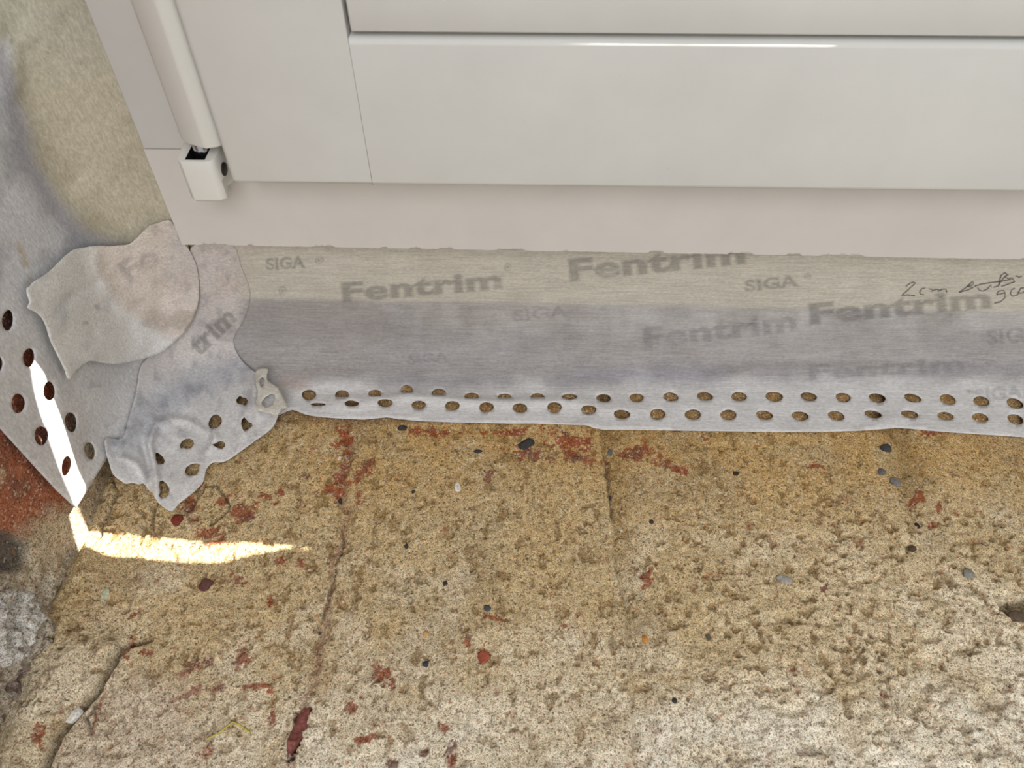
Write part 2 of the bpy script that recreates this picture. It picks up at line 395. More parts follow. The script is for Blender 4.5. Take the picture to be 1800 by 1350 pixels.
# ------------------------------------------------------------------ left reveal wall
yw = axis(-0.10, 0.030, 0.256, 0.256, 0.0006, 0.006); zw = axis(-0.31, -0.31, -0.15, 0.62, 0.0006, 0.01)
YY, ZZ = np.meshgrid(yw, zw)
Pw = np.stack([np.full(YY.shape, XW), YY, ZZ], -1)
vis = YY > 0.03
wx, wy = project(np.where(vis[..., None], Pw, np.array([XW, 0.03, -0.2])))
n1 = fbm(YY*60, ZZ*60, 4, 80); n2 = fbm(YY*260, ZZ*260, 4, 84, 0.6); n3 = fbm(YY*25, ZZ*25, 3, 88)
brick = sst(-12, 12, side(wx, wy, [(210, 800), (130, 905), (70, 985), (0, 935), (-60, 900)])*-1+14*n1)*sst(980, 930, wy)
brick = np.where(wy < 940-0.2*wx, 1.0, 0.0)*sst(165, 120, wx+20*n1)
brick = sst(25, -25, (wy-(950-0.55*wx))+26*n1)*sst(150, 118, wx+16*n1)
stone = blobs(wx, wy, [(5, 975, 55, 42, 10)], n1, 0.4)
plas = blobs(wx, wy, [(10, 1085, 75, 45, -25), (0, 1130, 60, 40, -20)], n1, 0.5)
lumpy = sst(960, 1060, wy)
dx = 0.0008*n1+0.0004*n2+0.0075*lumpy*np.clip(fbm(YY*80, ZZ*80, 4, 90, 0.6)+0.12, -0.4, 1)+0.0034*lumpy*n2-0.003*lumpy*sst(0.2, 0.4, fbm(YY*190, ZZ*190, 3, 191, 0.6))
dx = dx+0.0015*plas-0.004*stone-0.0010*brick
dx = dx-0.004*sst(0.25, 0.5, fbm(YY*55, ZZ*75, 3, 95))*lumpy
dx = np.where(ZZ > -0.18, dx*0.2, dx)-0.0006
Pw[..., 0] = XW+dx
C = np.broadcast_to(np.array(D2((192, 178, 154))), YY.shape+(3,)).copy()
C = lerp(C, np.array(D2((208, 200, 186))), sst(-0.2, 0.4, n1)*0.8)
C = lerp(C, np.array(D2((140, 126, 108))), sst(0.05, 0.45, -n3)*0.5)
C = lerp(C, np.array(D2((176, 168, 160))), lumpy*0.5)
bc = lerp(np.broadcast_to(np.array(D2((172, 104, 78))), C.shape), np.array(D2((122, 74, 62))), sst(-0.1, 0.4, n1))
bc = lerp(bc, np.array(D2((190, 160, 130))), 0.8*sst(0.42, 0.6, fbm(YY*170, ZZ*170, 3, 97)))
C = lerp(C, bc, 0.92*brick)
C = lerp(C, np.array(D2((104, 100, 98))), 0.9*stone)
C = lerp(C, np.array(D2((220, 221, 222))), 0.75*plas)
C = lerp(C, np.array(D2((120, 100, 104))), 0.6*blobs(wx, wy, [(60, 1230, 30, 60, 25), (40, 1200, 26, 40, 20)], n1, 0.5))
me = grid_mesh('wall_left', len(yw), len(zw), Pw.reshape(-1, 3)); me.flip_normals()
set_col(me, C.reshape(-1, 3))
tag(link('wall_left', me, M_WALL), 'old red brick and rubble reveal with crumbling pale mortar', 'wall', kind='structure')

# ------------------------------------------------------------------ window
win = empty('window_1', (-0.1377, YF, -0.2036))
tag(win, 'white painted wooden window frame with closed sash above the brick sill', 'window', kind='structure')
up = lambda a, b, t: a+(b-a)*t
fl0 = onY(147, 0, YF); fl1 = onY(320, 430, YF)
xfl = float(fl1[0]); ztop = 0.40; xr = 0.62
zb = lambda x: float(np.interp(x, [xfl, 0.19], [fl1[2], onY(1800, 456, YF)[2]])) if x < 0.19 else float(onY(1800, 456, YF)[2])
YB = YF+0.0110
def on_line(z): t = (z-fl1[2])/(fl0[2]-fl1[2]); return float(fl1[0]+(fl0[0]-fl1[0])*t)
zj = float(onY(270, 263, YF)[2])
# bottom rail of the frame with a chipped lower edge
def frame_rail():
    xs = np.concatenate([np.arange(xfl, 0.24, 0.0007), np.arange(0.24, 0.60, 0.003)]); rng = np.random.RandomState(3)
    n = vn(xs*1400, xs*0, 5)-0.5; chipn = sst(0.60, 0.72, vn(xs*170, xs*0+3, 6))
    V = []; ch = []; Fc = []
    rows = [0, 0.0007, 0.0016, 0.004, 0.0075]
    for k, r in enumerate(rows):
        for i, x in enumerate(xs):
            z = zb(x)+r
            y = YF
            if k == 0:
                z += 0.00035*n[i]+0.0007*chipn[i]; y += 0.0005*chipn[i]
            V.append((x, y, z)); ch.append(1.0*chipn[i] if k == 0 else (0.35*chipn[i]*(n[i] > 0) if k == 1 else 0.0))
    top = []
    for i, x in enumerate(xs): V.append((x, YF, zj)); ch.append(0)
    nr = len(rows)+1; nx = len(xs)
    for i, x in enumerate(xs): V.append((x, YB, zb(x)+0.00035*n[i]+0.0007*chipn[i])); ch.append(0.6*chipn[i])
    for i, x in enumerate(xs): V.append((x, YB, zj)); ch.append(0)
    for k in range(nr-1):
        for i in range(nx-1): Fc.append((k*nx+i, k*nx+i+1, (k+1)*nx+i+1, (k+1)*nx+i))
    b0 = nr*nx; b1 = b0+nx
    for i in range(nx-1):
        Fc.append((b0+i+1, b0+i, b1+i, b1+i+1)); Fc.append((i+1, i, b0+i, b0+i+1)); Fc.append(((nr-1)*nx+i, (nr-1)*nx+i+1, b1+i+1, b1+i))
    # left end follows the stile's edge
    Fc.append(tuple([k*nx for k in range(nr)]+[b1, b0]))
    for i in range(len(V)):
        if abs(V[i][0]-xfl) < 1e-6: V[i] = (on_line(V[i][2]), V[i][1], V[i][2])
    me = mesh('frame_rail', V, Fc); set_col(me, np.array(ch)[:, None]*np.ones(3), 'chip')
    return link('frame_rail', me, M_FRAME, win, smooth=False)
frame_rail()
# left stile of the frame
xs_in = -0.075
o = prism('frame_stile', [(on_line(zj)+0.0001, YF, zj+0.0003), (xs_in, YF, zj+0.0003), (xs_in, YF, ztop), (on_line(ztop), YF, ztop)],
          [(on_line(zj)+0.0001, YB, zj+0.0003), (xs_in, YB, zj+0.0003), (xs_in, YB, ztop), (on_line(ztop), YB, ztop)], M_PAINT, win, 0.0004, 2)
# rebate step of the frame rail behind the sash
SB = float(onY(900, 330, YS)[2]); SL = float(onY(407, 320, YS)[0])
JX = float(onY(632, 190, YS)[0]); G0 = float(onY(900, 70, YS)[2]); G1 = float(onY(900, 60, YS)[2])
YK = YF-0.0004
sash = empty('sash', (SL, YF, SB)); sash.parent = win; sash.matrix_parent_inverse = Matrix.Translation(-Vector(win.location))
sash['label'] = 'white wooden casement with flat rails'
def spart(name, a, b, mt, bev, square=()):
    o = box(name, a, b, mt, None, bev); o.parent = sash
    if square:                                            # edges lying on these planes stay square
        wt = o.data.attributes.new('bevel_weight_edge', 'FLOAT', 'EDGE')
        for e in o.data.edges:
            p, q = (o.data.vertices[i].co for i in e.vertices)
            flat = any(abs(p[ax]-v) < 1e-5 and abs(q[ax]-v) < 1e-5 for ax, v in square)
            wt.data[e.index].value = 0.12 if flat else 1.0
        o.modifiers['bevel'].limit_method = 'WEIGHT'
    o.matrix_parent_inverse = Matrix.Translation(-Vector((SL, YF, SB))); return o
XG = float(onY(613, 40, YS)[0]); GW = 0.0010
spart('sash_stile', (SL, YS, SB), (JX-0.00005, YK, ztop-0.02), M_PAINT, 0.0020, ((0, JX-0.00005),))
spart('sash_rail', (JX+0.00005, YS, SB), (0.52, YK, G0), M_PAINT, 0.0020, ((0, JX+0.00005),))
spart('sash_stile', (0.5205, YS, SB), (0.57, YK, ztop-0.02), M_PAINT, 0.0018)
spart('sash_core', (JX+0.0001, YS+0.0055, G0+0.0001), (0.52, YK-0.0002, G0+0.006), M_GROOVE, 0)
def bead():
    zt = -0.0975
    pr = [(YS+0.0004, G1), (YS+0.0004, zt), (YF-0.0042, zt+0.012), (YF-0.0042, G1)]
    a = [(JX+GW, y, z) for y, z in pr]; b = [(0.519, y, z) for y, z in pr]
    o = prism('glazing_bead', a, b, M_PAINT, None, 0.0006, 2); o.parent = sash
    o.matrix_parent_inverse = Matrix.Translation(-Vector((SL, YF, SB)))
bead()
spart('glass_pane', (JX+0.0002, YF-0.004, G1+0.004), (0.52, YF-0.001, ztop-0.03), M_GLASS, 0)
# timber the tape is stuck to, hidden behind it
zt0, zt1 = -0.2415, -0.105
o = box('timber_rail', (XW+0.012, YT+0.0012, zt0), (0.60, YT+0.028, zt1), M_TIMBER, win)
o = box('timber_stile', (XW+0.012, YT+0.0012, zt1), (-0.085, YT+0.028, ztop), M_TIMBER, win)

# hinge: long plastic cover above, bracket with pin below
yc = YS+0.0005
zc = float(onY(361, 263, yc)[2])
hx0 = float(onY(318, 250, YF-0.003)[0]); hx1 = float(onY(322, 262, yc+0.005)[0]); hx2 = float(onY(362, 263, yc)[0]); hx3 = float(onY(388, 263, yc)[0])
pf = [(min(hx0, hx1)-0.0006, YF-0.0002), (hx1-0.0003, yc+0.0080), (hx1+0.0006, yc+0.0052), (hx1+0.0022, yc+0.0033), (hx2-0.0022, yc+0.0009), (hx2, yc), (hx3-0.0012, yc+0.0010), (hx3, yc+0.0022), (hx3, YF-0.0002)]
hinge = empty('hinge', ((hx0+hx3)/2, YF, zc)); hinge.parent = win; hinge.matrix_parent_inverse = Matrix.Translation(-Vector(win.location))
hinge['label'] = 'white capped hinge'
def hpart(o, par=None):
    o.parent = hinge; o.matrix_parent_inverse = Matrix.Translation(-Vector(((hx0+hx3)/2, YF, zc))); return o
hpart(prism('hinge_cover', [(x, y, zc) for x, y in pf], [(x, y, ztop-0.05) for x, y in pf], M_PLAST, None, 0.0007, 3))
def bracket():
    yb = YS+0.0003
    z1 = float(onY(340, 285, yb)[2]); z0 = float(onY(370, 357, yb)[2])
    xa = float(onY(309, 285, yb)[0]); xn0 = float(onY(323, 286, yb)[0]); xn1 = float(onY(358, 286, yb)[0])
    xb = float(onY(361, 286, yb)[0]); xc_ = min(float(onY(399, 292, yb+0.009)[0]), SL-0.0003); xw2 = float(onY(436, 338, YF)[0])
    # outline seen from above, clockwise; deep slot in the top
    def ring(z, fl):
        xr_ = xc_+(xw2-xc_)*fl
        return [(xa-0.0008, YF-0.0002), (xa-0.0004, yb+0.004), (xa, yb+0.0015), (xa+0.0016, yb), (xb, yb), (xb+0.0014, yb+0.0005),
                (xb+0.0025, yb+0.002), (xr_-0.003*fl, yb+0.009), (xr_, YF-0.0002)], z
    levels = [ring(z1, 0), ring(z1-0.004, 0), ring(SB-0.0003, 0.0), ring(SB-0.0010, 0.9), ring(z0+0.0012, 1), ring(z0, 1)]
    V = []; Fc = []
    for k, (r, z) in enumerate(levels):
        for j, (x, y) in enumerate(r):
            if k == len(levels)-1: y = y if j in (0, 8) else y+0.0010
            V.append((x, y, z))
    n = 9
    for k in range(len(levels)-1):
        for j in range(n): Fc.append((k*n+j, k*n+(j+1) % n, (k+1)*n+(j+1) % n, (k+1)*n+j))
    Fc.append(tuple(reversed(range(n)))); Fc.append(tuple(range((len(levels)-1)*n, len(levels)*n)))
    me = mesh('hinge_bracket', V, Fc)
    bm = bmesh.new(); bm.from_mesh(me); bmesh.ops.recalc_face_normals(bm, faces=bm.faces); bm.to_mesh(me); bm.free()
    o = hpart(link('hinge_bracket', me, M_PLAST, None)); 
    # slot cut out of the top
    cu = prism('cutter', [(xn0, yb+0.0014, z1+0.01), (xn1, yb+0.0014, z1+0.01), (xn1, yb+0.0014, z1-0.009), (xn0, yb+0.0014, z1-0.009)],
               [(xn0, YF-0.003, z1+0.01), (xn1, YF-0.003, z1+0.01), (xn1, YF-0.003, z1-0.009), (xn0, YF-0.003, z1-0.009)], M_DARK)
    bo = o.modifiers.new('slot', 'BOOLEAN'); bo.object = cu; bo.operation = 'DIFFERENCE'; bo.solver = 'EXACT'
    o.data.materials.append(M_DARK); bo.material_mode = 'TRANSFER'
    dg = bpy.context.evaluated_depsgraph_get(); dg.update()
    me2 = bpy.data.meshes.new_from_object(o.evaluated_get(dg)); o.modifiers.clear(); o.data = me2
    bpy.data.objects.remove(cu, do_unlink=True)
    bevel(o, 0.0008, 3)
    # steel pin in the slot
    xm = (xn0+xn1)/2+0.0008; ym = yb+0.0062
    bm = bmesh.new(); bmesh.ops.create_cone(bm, cap_ends=True, segments=28, radius1=0.0022, radius2=0.0022, depth=0.016)
    bmesh.ops.create_cone(bm, cap_ends=True, segments=28, radius1=0.0026, radius2=0.0026, depth=0.0015, matrix=Matrix.Translation((0, 0, -0.0035)))
    me = bpy.data.meshes.new('hinge_pin'); bm.to_mesh(me); bm.free()
    me.transform(Matrix.Translation((xm, ym, z1+0.0005)))
    hp = hpart(link('hinge_pin', me, M_STEEL)); hp['label'] = 'shiny steel pin'
    # dark screw hole in the flank
    p0_ = np.array([xb+0.0025, yb+0.002]); p1_ = np.array([xc_, yb+0.009]); mc = p0_*0.42+p1_*0.58
    hc = onY(394, 297, float(mc[1])); dv = (p1_-p0_)/np.linalg.norm(p1_-p0_)
    bm = bmesh.new(); bmesh.ops.create_cone(bm, cap_ends=True, segments=28, radius1=0.0023, radius2=0.0023, depth=0.0008)
    me = bpy.data.meshes.new('screw_hole'); bm.to_mesh(me); bm.free()
    me.transform(Matrix.Translation((mc[0], mc[1], hc[2]))@Matrix.Rotation(math.atan2(-dv[0], dv[1]), 4, 'Z')@Matrix.Rotation(math.radians(90), 4, 'Y'))
    sh = hpart(link('screw_hole', me, M_DARK)); sh['label'] = 'dark round screw hole'
bracket()

# ------------------------------------------------------------------ outside: wall around the opening
M_OUT = mat('plain_plaster', D2((190, 182, 168)), 0.9)[0]
YW0, YW1 = 0.2575, 0.33
def wall_piece(name, a, b, lab):
    tag(box(name, a, b, M_OUT), lab, 'wall', kind='structure')
wall_piece('wall_back', (-0.9, 0.30, ztop-0.02), (3.0, 0.309, 1.6), 'plain wall above the window opening')
wall_piece('wall_right', (0.60, 0.2575, -0.45), (3.0, 0.309, ztop-0.02), 'plain wall beside the window opening')
SV = SUN/SUN[1]
# ------------------------------------------------------------------ sealing tape: sheets that follow wall, frame and sill
def smin(a, b, k):
    h = np.clip(0.5+0.5*(b-a)/k, 0, 1); return b*(1-h)+a*h-k*h*(1-h)
def dist_field(P, k=0.018):
    a = YT-P[..., 1]; b = P[..., 2]-(ZS+0.0012); c = P[..., 0]-(XW+0.0008)
    return smin(smin(a, b, k), c, 0.028)
def to_surface(px, py, off, k=0.018):
    """point where the sight line meets the sheet lying 'off' in front of wall, frame and sill"""
    d = ray(px, py); d = d/np.linalg.norm(d, axis=-1, keepdims=True)
    lo = np.full(px.shape, 0.10); hi = np.full(px.shape, 1.2)
    for _ in range(40):
        mid = (lo+hi)/2; inside = dist_field(d*mid[..., None], k) > off
        lo = np.where(inside, mid, lo); hi = np.where(inside, hi, mid)
    return d*((lo+hi)/2)[..., None]
def ell(cx, cy, rx, ry, a=0, n=18, cut=None, wob=0.04, pw=1.0):
    r = random.Random(int(cx*7+cy)); t = math.radians(a); o = []
    ph = r.random()*6
    for k in range(n):
        q = 2*math.pi*k/n; w = 1+wob*math.sin(2*q+ph)+wob*0.6*math.sin(3*q+2*ph)
        u, v = rx*w*math.cos(q), ry*w*math.sin(q)
        x = cx+u*math.cos(t)-v*math.sin(t); y = cy+u*math.sin(t)+v*math.cos(t)
        if cut is not None: y = min(y, cut)
        o.append((x, y))
    return o
def densify(poly, step, closed=True, jit=0.0, seed=1):
    r = random.Random(seed); out = []
    n = len(poly)
    for i in range(n if closed else n-1):
        a, b = poly[i], poly[(i+1) % n]; L = math.hypot(b[0]-a[0], b[1]-a[1]); k = max(1, int(L/step))
        for j in range(k):
            t = j/k; x = a[0]+(b[0]-a[0])*t; y = a[1]+(b[1]-a[1])*t
            if jit and j: x += r.uniform(-jit, jit); y += r.uniform(-jit, jit)
            out.append((x, y))
    return out
def smooth_poly(pts, n=6):
    """Catmull-Rom through the points, closed"""
    out = []; m_ = len(pts)
    for i in range(m_):
        p0, p1, p2, p3 = [np.array(pts[(i+k) % m_], float) for k in (-1, 0, 1, 2)]
        for j in range(n):
            t = j/n
            out.append(tuple(0.5*((2*p1)+(-p0+p2)*t+(2*p0-5*p1+4*p2-p3)*t*t+(-p0+3*p1-3*p2+p3)*t**3)))
    return out
def inside(px, py, poly):
    r = np.zeros(px.shape, bool); n = len(poly)
    for i in range(n):
        (x1, y1), (x2, y2) = poly[i], poly[i-1]
        if y1 == y2: continue
        c = ((y1 > py) != (y2 > py)) & (px < (x2-x1)*(py-y1)/(y2-y1)+x1); r ^= c
    return r
def near(px, py, poly):
    d = np.full(px.shape, 1e9)
    for (ax, ay), (bx, by) in zip(poly, poly[1:]+poly[:1]):
        dx, dy = bx-ax, by-ay; L = dx*dx+dy*dy+1e-9
        t = np.clip(((px-ax)*dx+(py-ay)*dy)/L, 0, 1); d = np.minimum(d, np.hypot(px-ax-t*dx, py-ay-t*dy))
    return d
def tri_sheet(outline, holes, step, evenodd=False):
    """triangulate an outline with holes; returns frame coordinates and triangles"""
    polys = [outline]+holes
    xs = [p[0] for p in outline]; ys = [p[1] for p in outline]
    gx, gy = np.meshgrid(np.arange(min(xs), max(xs), step), np.arange(min(ys), max(ys), step))
    gx = gx+(np.arange(gx.shape[0]) % 2)[:, None]*step*0.5
    gx = gx.ravel(); gy = gy.ravel()
    ok = inside(gx, gy, outline) & (near(gx, gy, outline) > step*0.45)
    for h_ in holes:
        bx = [p[0] for p in h_]; by = [p[1] for p in h_]
        w = (gx > min(bx)-step) & (gx < max(bx)+step) & (gy > min(by)-step) & (gy < max(by)+step) & ok
        iw = np.where(w)[0]
        if len(iw):
            bad = inside(gx[iw], gy[iw], h_) | (near(gx[iw], gy[iw], h_) < step*0.4); ok[iw[bad]] = False
    vs_ = []; ed = []
    for p in polys:
        b = len(vs_); vs_ += [Vector(q) for q in p]; ed += [(b+i, b+(i+1) % len(p)) for i in range(len(p))]
    vs_ += [Vector((a, b)) for a, b in zip(gx[ok], gy[ok])]
    r = delaunay_2d_cdt(vs_, ed, [], 0, 1e-4)
    V = np.array([tuple(v) for v in r[0]]); T = np.array([f for f in r[2] if len(f) == 3])
    c = V[T].mean(1); keep = inside(c[:, 0], c[:, 1], outline)
    for h_ in holes: keep ^= (inside(c[:, 0], c[:, 1], h_) & keep) if not evenodd else inside(c[:, 0], c[:, 1], h_)
    T = T[keep]
    used = np.unique(T); mp = -np.ones(len(V), int); mp[used] = np.arange(len(used))
    return V[used], mp[T]
def sheet(name, outline, holes, step, off, colour, k=0.018, thick=0.00035, parent=None, mt=None):
    V, T = tri_sheet(outline, holes, step)
    px, py = V[:, 0], V[:, 1]
    P = to_surface(px, py, off(px, py), k)
    me = mesh(name, P, [tuple(map(int, t)) for t in T])
    set_col(me, colour(px, py))
    # faces towards the viewer
    if me.polygons and sum(p.normal.dot(p.center) for p in me.polygons) > 0: me.flip_normals()
    o = link(name, me, mt or M_TAPE, parent)
    if thick:
        s = o.modifiers.new('thickness', 'SOLIDIFY'); s.thickness = thick; s.offset = -1
    return o
def ridge(px, py, pts, hgt, w, fade=True):
    d, t = segd(px, py, pts)
    e = np.sin(np.pi*np.clip(t, 0, 1))**0.5 if fade else 1.0
    return hgt*np.exp(-(d/w)**2)*e
def step_up(px, py, pts, hgt, w):
    return hgt*sst(-w, w, side(px, py, pts))

cBeige = np.array(D2((206, 202, 190))); cGrey = np.array(D2((170, 166, 164))); cWhite = np.array(D2((219, 218, 218)))
cPink = np.array(D2((206, 193, 185))); cBlue = np.array(D2((162, 161, 164)))
def pn(px, py, s, seed): return fbm(px/s, py/s, 4, seed)

# --- long perforated tape along the bottom of the frame
def off_main(px, py):
    o = 0.0006+0.0004*pn(px, py, 120, 3)*sst(560, 620, py)+0.00012*pn(px, py, 26, 4)
    o = o+ridge(px, py, [(530, 712), (640, 706), (720, 694), (800, 702), (880, 706), (1000, 704), (1060, 716), (1150, 722)], 0.0022, 10)
    o = o-ridge(px, py, [(560, 690), (720, 682), (850, 694), (1000, 694)], 0.0012, 9)
    o = o+ridge(px, py, [(1230, 668), (1330, 650), (1500, 648), (1700, 650), (1780, 640)], 0.0022, 12)
    o = o+ridge(px, py, [(500, 690), (560, 668), (640, 672)], 0.0015, 16)
    o = o+ridge(px, py, [(1500, 768), (1560, 742), (1600, 730)], 0.0012, 16)+ridge(px, py, [(1010, 756), (1050, 735)], 0.001, 10)
    o = o+0.0010*sst(735, 765, py)*(0.5+0.5*pn(px, py, 70, 9))          # the free edge lifts a little
    return np.maximum(o, 0.0002)
def col_main(px, py):
    yl = 524+(px-440)*24/1360.0
    C = np.broadcast_to(cBeige, px.shape+(3,)).copy()
    n = pn(px, py, 60, 11); n2 = pn(px, py, 14, 12)
    g_ = lerp(np.broadcast_to(cGrey, C.shape), cWhite, np.clip(0.32*sst(480, 1100, px)+0.45*n+0.18*n2, 0, 0.6)*sst(655, 560, py))
    g_ = lerp(g_, cBlue*0.95, 0.35*sst(0.0, 0.5, pn(px, py, 90, 13)))
    C = lerp(C, g_, sst(yl-3, yl+4, py+1.5*n2))
    flat = sst(648, 690, py+10*n)
    C = lerp(C, cWhite, 0.95*flat)
    C = lerp(C, np.array(D2((150, 148, 153))), 0.6*ridge(px, py, [(620, 668), (800, 672), (1000, 672), (1200, 650), (1500, 662), (1790, 648)], 1, 15, False)*sst(0.6, -0.2, n))
    C = lerp(C, np.array(D2((166, 168, 190))), 0.3*ridge(px, py, [(1000, 655), (1160, 662), (1290, 668)], 1, 14))
    C = lerp(C, np.array(D2((206, 178, 168))), 0.45*ridge(px, py, [(500, 672), (530, 676)], 1, 12, False))
    C = lerp(C, cPink, 0.35*sst(470, 415, px)*sst(545, 500, py))
    C = lerp(C, np.array(D2((168, 160, 142))), 0.7*blobs(px, py, [(1705, 688, 5, 3, 0), (1532, 459, 3, 3, 0)], n2*0.3))
    return C
EDGE = [(-999, 0)]
low_edge = [(2700, 812), (2500, 800), (2300, 791), (2100, 782), (1950, 775), (1840, 771), (1800, 768), (1740, 764), (1680, 760), (1640, 757), (1600, 753), (1575, 752), (1550, 754), (1500, 757), (1440, 759), (1360, 759),
            (1300, 758), (1240, 757), (1180, 756), (1110, 755), (1060, 755), (1045, 752), (1030, 747), (1000, 746), (940, 744), (900, 744), (850, 743),
            (800, 742), (770, 741), (730, 739), (700, 736), (680, 733), (660, 735), (640, 737), (610, 736), (580, 734), (560, 732), (545, 730), (533, 727),
            (522, 722), (514, 720), (505, 722), (495, 727), (480, 732)]
outl = [(462, 672), (440, 655), (400, 630), (392, 560), (400, 425)]+[(x, 418) for x in range(460, 2701, 60)]+[(2700, 500), (2700, 600), (2700, 700)]+low_edge
outl = densify(outl, 12)
UPR = [(543, 694, 13, 9, None), (601, 694, 12.5, 8, 698), (659, 692, 12, 7.5, 696), (715, 685, 11, 8.5, 690), (771, 690, 12.5, 7, 694), (829, 697, 13, 7, 700),
       (887, 698, 12.5, 6.5, 699), (945, 698, 12.5, 7.5, 698), (1001, 697, 13, 5.5, None), (1061, 699.5, 13, 7, None), (1119, 699, 13, 7.5, None),
       (1179, 697.5, 13.5, 8, None), (1239, 696.5, 14, 8, None), (1299, 697, 14, 8, None), (1361, 697, 15, 9, None), (1421.5, 697, 14, 8, None),
       (1482, 698.5, 14, 8, None), (1542, 699.5, 14.5, 8.5, None), (1604, 699.5, 15, 7.5, None), (1666, 702, 14.5, 9, None), (1725, 705, 14.5, 8.5, None), (1784, 709, 15, 9, None)]
LWR = [(559, 710.5, 13, 3, None), (618, 709, 12.5, 6, None), (677, 708, 13, 7.5, None), (736, 712, 13, 7.5, None), (795, 713, 13, 8.5, None), (855, 715.5, 13, 9, None), (914, 717, 13, 8.5, None),
       (974.5, 716, 13, 9.5, None), (1035, 720, 14, 8, None), (1093, 728, 14, 8.5, None), (1156, 728, 14, 9.5, None), (1218, 728.5, 14, 9.5, None), (1280.5, 729, 14, 9.5, None),
       (1343.5, 729.5, 14.5, 8.5, None), (1406.5, 731, 14.5, 8.5, None), (1470, 730.5, 15, 8, None), (1534.5, 728, 15, 7, None), (1599, 728, 15, 7, None),
       (1662, 731, 15, 7, None), (1723, 734, 15, 8, None), (1785, 737, 15, 8.5, None)]
holes = [ell(a, b, c, d, 0 if a < 1000 else min(16, (a-1000)/50), 18, cut) for a, b, c, d, cut in UPR+LWR+[(1784+61*k, 709+2.3*k, 15, 9, None) for k in range(1, 14)]+[(1785+61*k, 737+2.4*k, 15, 8.5, None) for k in range(1, 14)]]
t_main = sheet('sealing_tape', outl, holes, 5.5, off_main, col_main)
tag(t_main, 'long translucent white tape with two rows of punched holes along the frame bottom and sill', 'tape')

# --- lettering: ink printed on the tape, laid on its surface
def text_polys(txt, bold=0.0, space=1.06):
    cu = bpy.data.curves.new('t', 'FONT'); cu.body = txt; cu.size = 1.0; cu.resolution_u = 4; cu.offset = bold; cu.space_character = space
    ob = bpy.data.objects.new('t', cu); COL.objects.link(ob)
    dg = bpy.context.evaluated_depsgraph_get(); dg.update()
    me = bpy.data.meshes.new_from_object(ob.evaluated_get(dg))
    V = np.array([v.co[:2] for v in me.vertices]); T = [tuple(p.vertices) for p in me.polygons]
    bpy.data.objects.remove(ob, do_unlink=True); bpy.data.meshes.remove(me); bpy.data.curves.remove(cu)
    return V, T
def lettering(name, txt, p0, p1, cap, parent, offf, mt, k=0.018, bold=0.045, slant=0.0, lift=0.00018, clip=None):
    bm = bmesh.new(); a = np.array(p0, float); b = np.array(p1, float)
    d = (b-a)/np.linalg.norm(b-a); upv = np.array([d[1], -d[0]])*cap/0.73
    soft = 3.0/cap*0.35
    for layer, bo in enumerate((bold-soft, bold-soft*0.33, bold+soft*0.33, bold+soft)):      # the ink bleeds at its edges
        V, T = text_polys(txt, bo)
        if layer == 0: x0_, w = V[:, 0].min()-2*soft, V[:, 0].max()-V[:, 0].min()+4*soft
        ax = (b-a)/w
        V = V-np.array([x0_, 0])
        q = a+V[:, :1]*ax+V[:, 1:]*(upv+slant*d*cap/0.73)
        vv = [bm.verts.new((x, y, layer)) for x, y in q]
        for t in T:
            try: bm.faces.new([vv[i] for i in t])
            except ValueError: pass
    bmesh.ops.triangulate(bm, faces=bm.faces)
    for _ in range(4):
        long_ = [e for e in bm.edges if e.calc_length() > 7]
        if not long_: break
        bmesh.ops.subdivide_edges(bm, edges=long_, cuts=1); bmesh.ops.triangulate(bm, faces=[f for f in bm.faces if len(f.verts) > 3])
    if clip: bmesh.ops.delete(bm, geom=[f for f in bm.faces if clip(*f.calc_center_median()[:2])], context='FACES')
    me = bpy.data.meshes.new(name); bm.to_mesh(me); bm.free()
    C2 = np.array([v.co[:] for v in me.vertices])
    P = to_surface(C2[:, 0], C2[:, 1], offf(C2[:, 0], C2[:, 1])+lift+0.00004*C2[:, 2], k)
    me.vertices.foreach_set('co', P.astype(np.float32).ravel()); me.update()
    return link(name, me, mt, parent)
R = '\u00ae'
for txt, a, b, cap, mt in (('SIGA', (467, 475), (538, 470), 21, M_INK), (R, (552, 464), (572, 462), 11, M_INK), ('Fentrim', (599, 530), (886, 506), 33, M_INK), (R, (886, 478), (901, 477), 14, M_INK),
                       ('Fentrim', (999, 493), (1314, 462), 37, M_INK), ('SIGA', (1308, 513), (1405, 502), 20, M_INK), (R, (1412, 490), (1429, 488), 9, M_INK),
                       ('Fentrim', (1421, 569), (1746, 539), 35, M_INK), ('SIGA', (1733, 606), (1835, 596), 25, M_INKF),
                       ('SIGA', (900, 565), (1000, 556), 20, M_INKF), ('Fentrim', (1130, 612), (1405, 580), 36, M_INKF),
                       (R, (490, 520), (506, 518), 15, M_INK), ('Fentrim', (1418, 668), (1700, 652), 28, M_INKF),
                       ('SIGA', (1712, 706), (1800, 698), 22, M_INKF), ('SIGA', (715, 640), (790, 634), 16, M_INKF)):
    lettering('printed_lettering', txt, a, b, cap, t_main, off_main, mt)

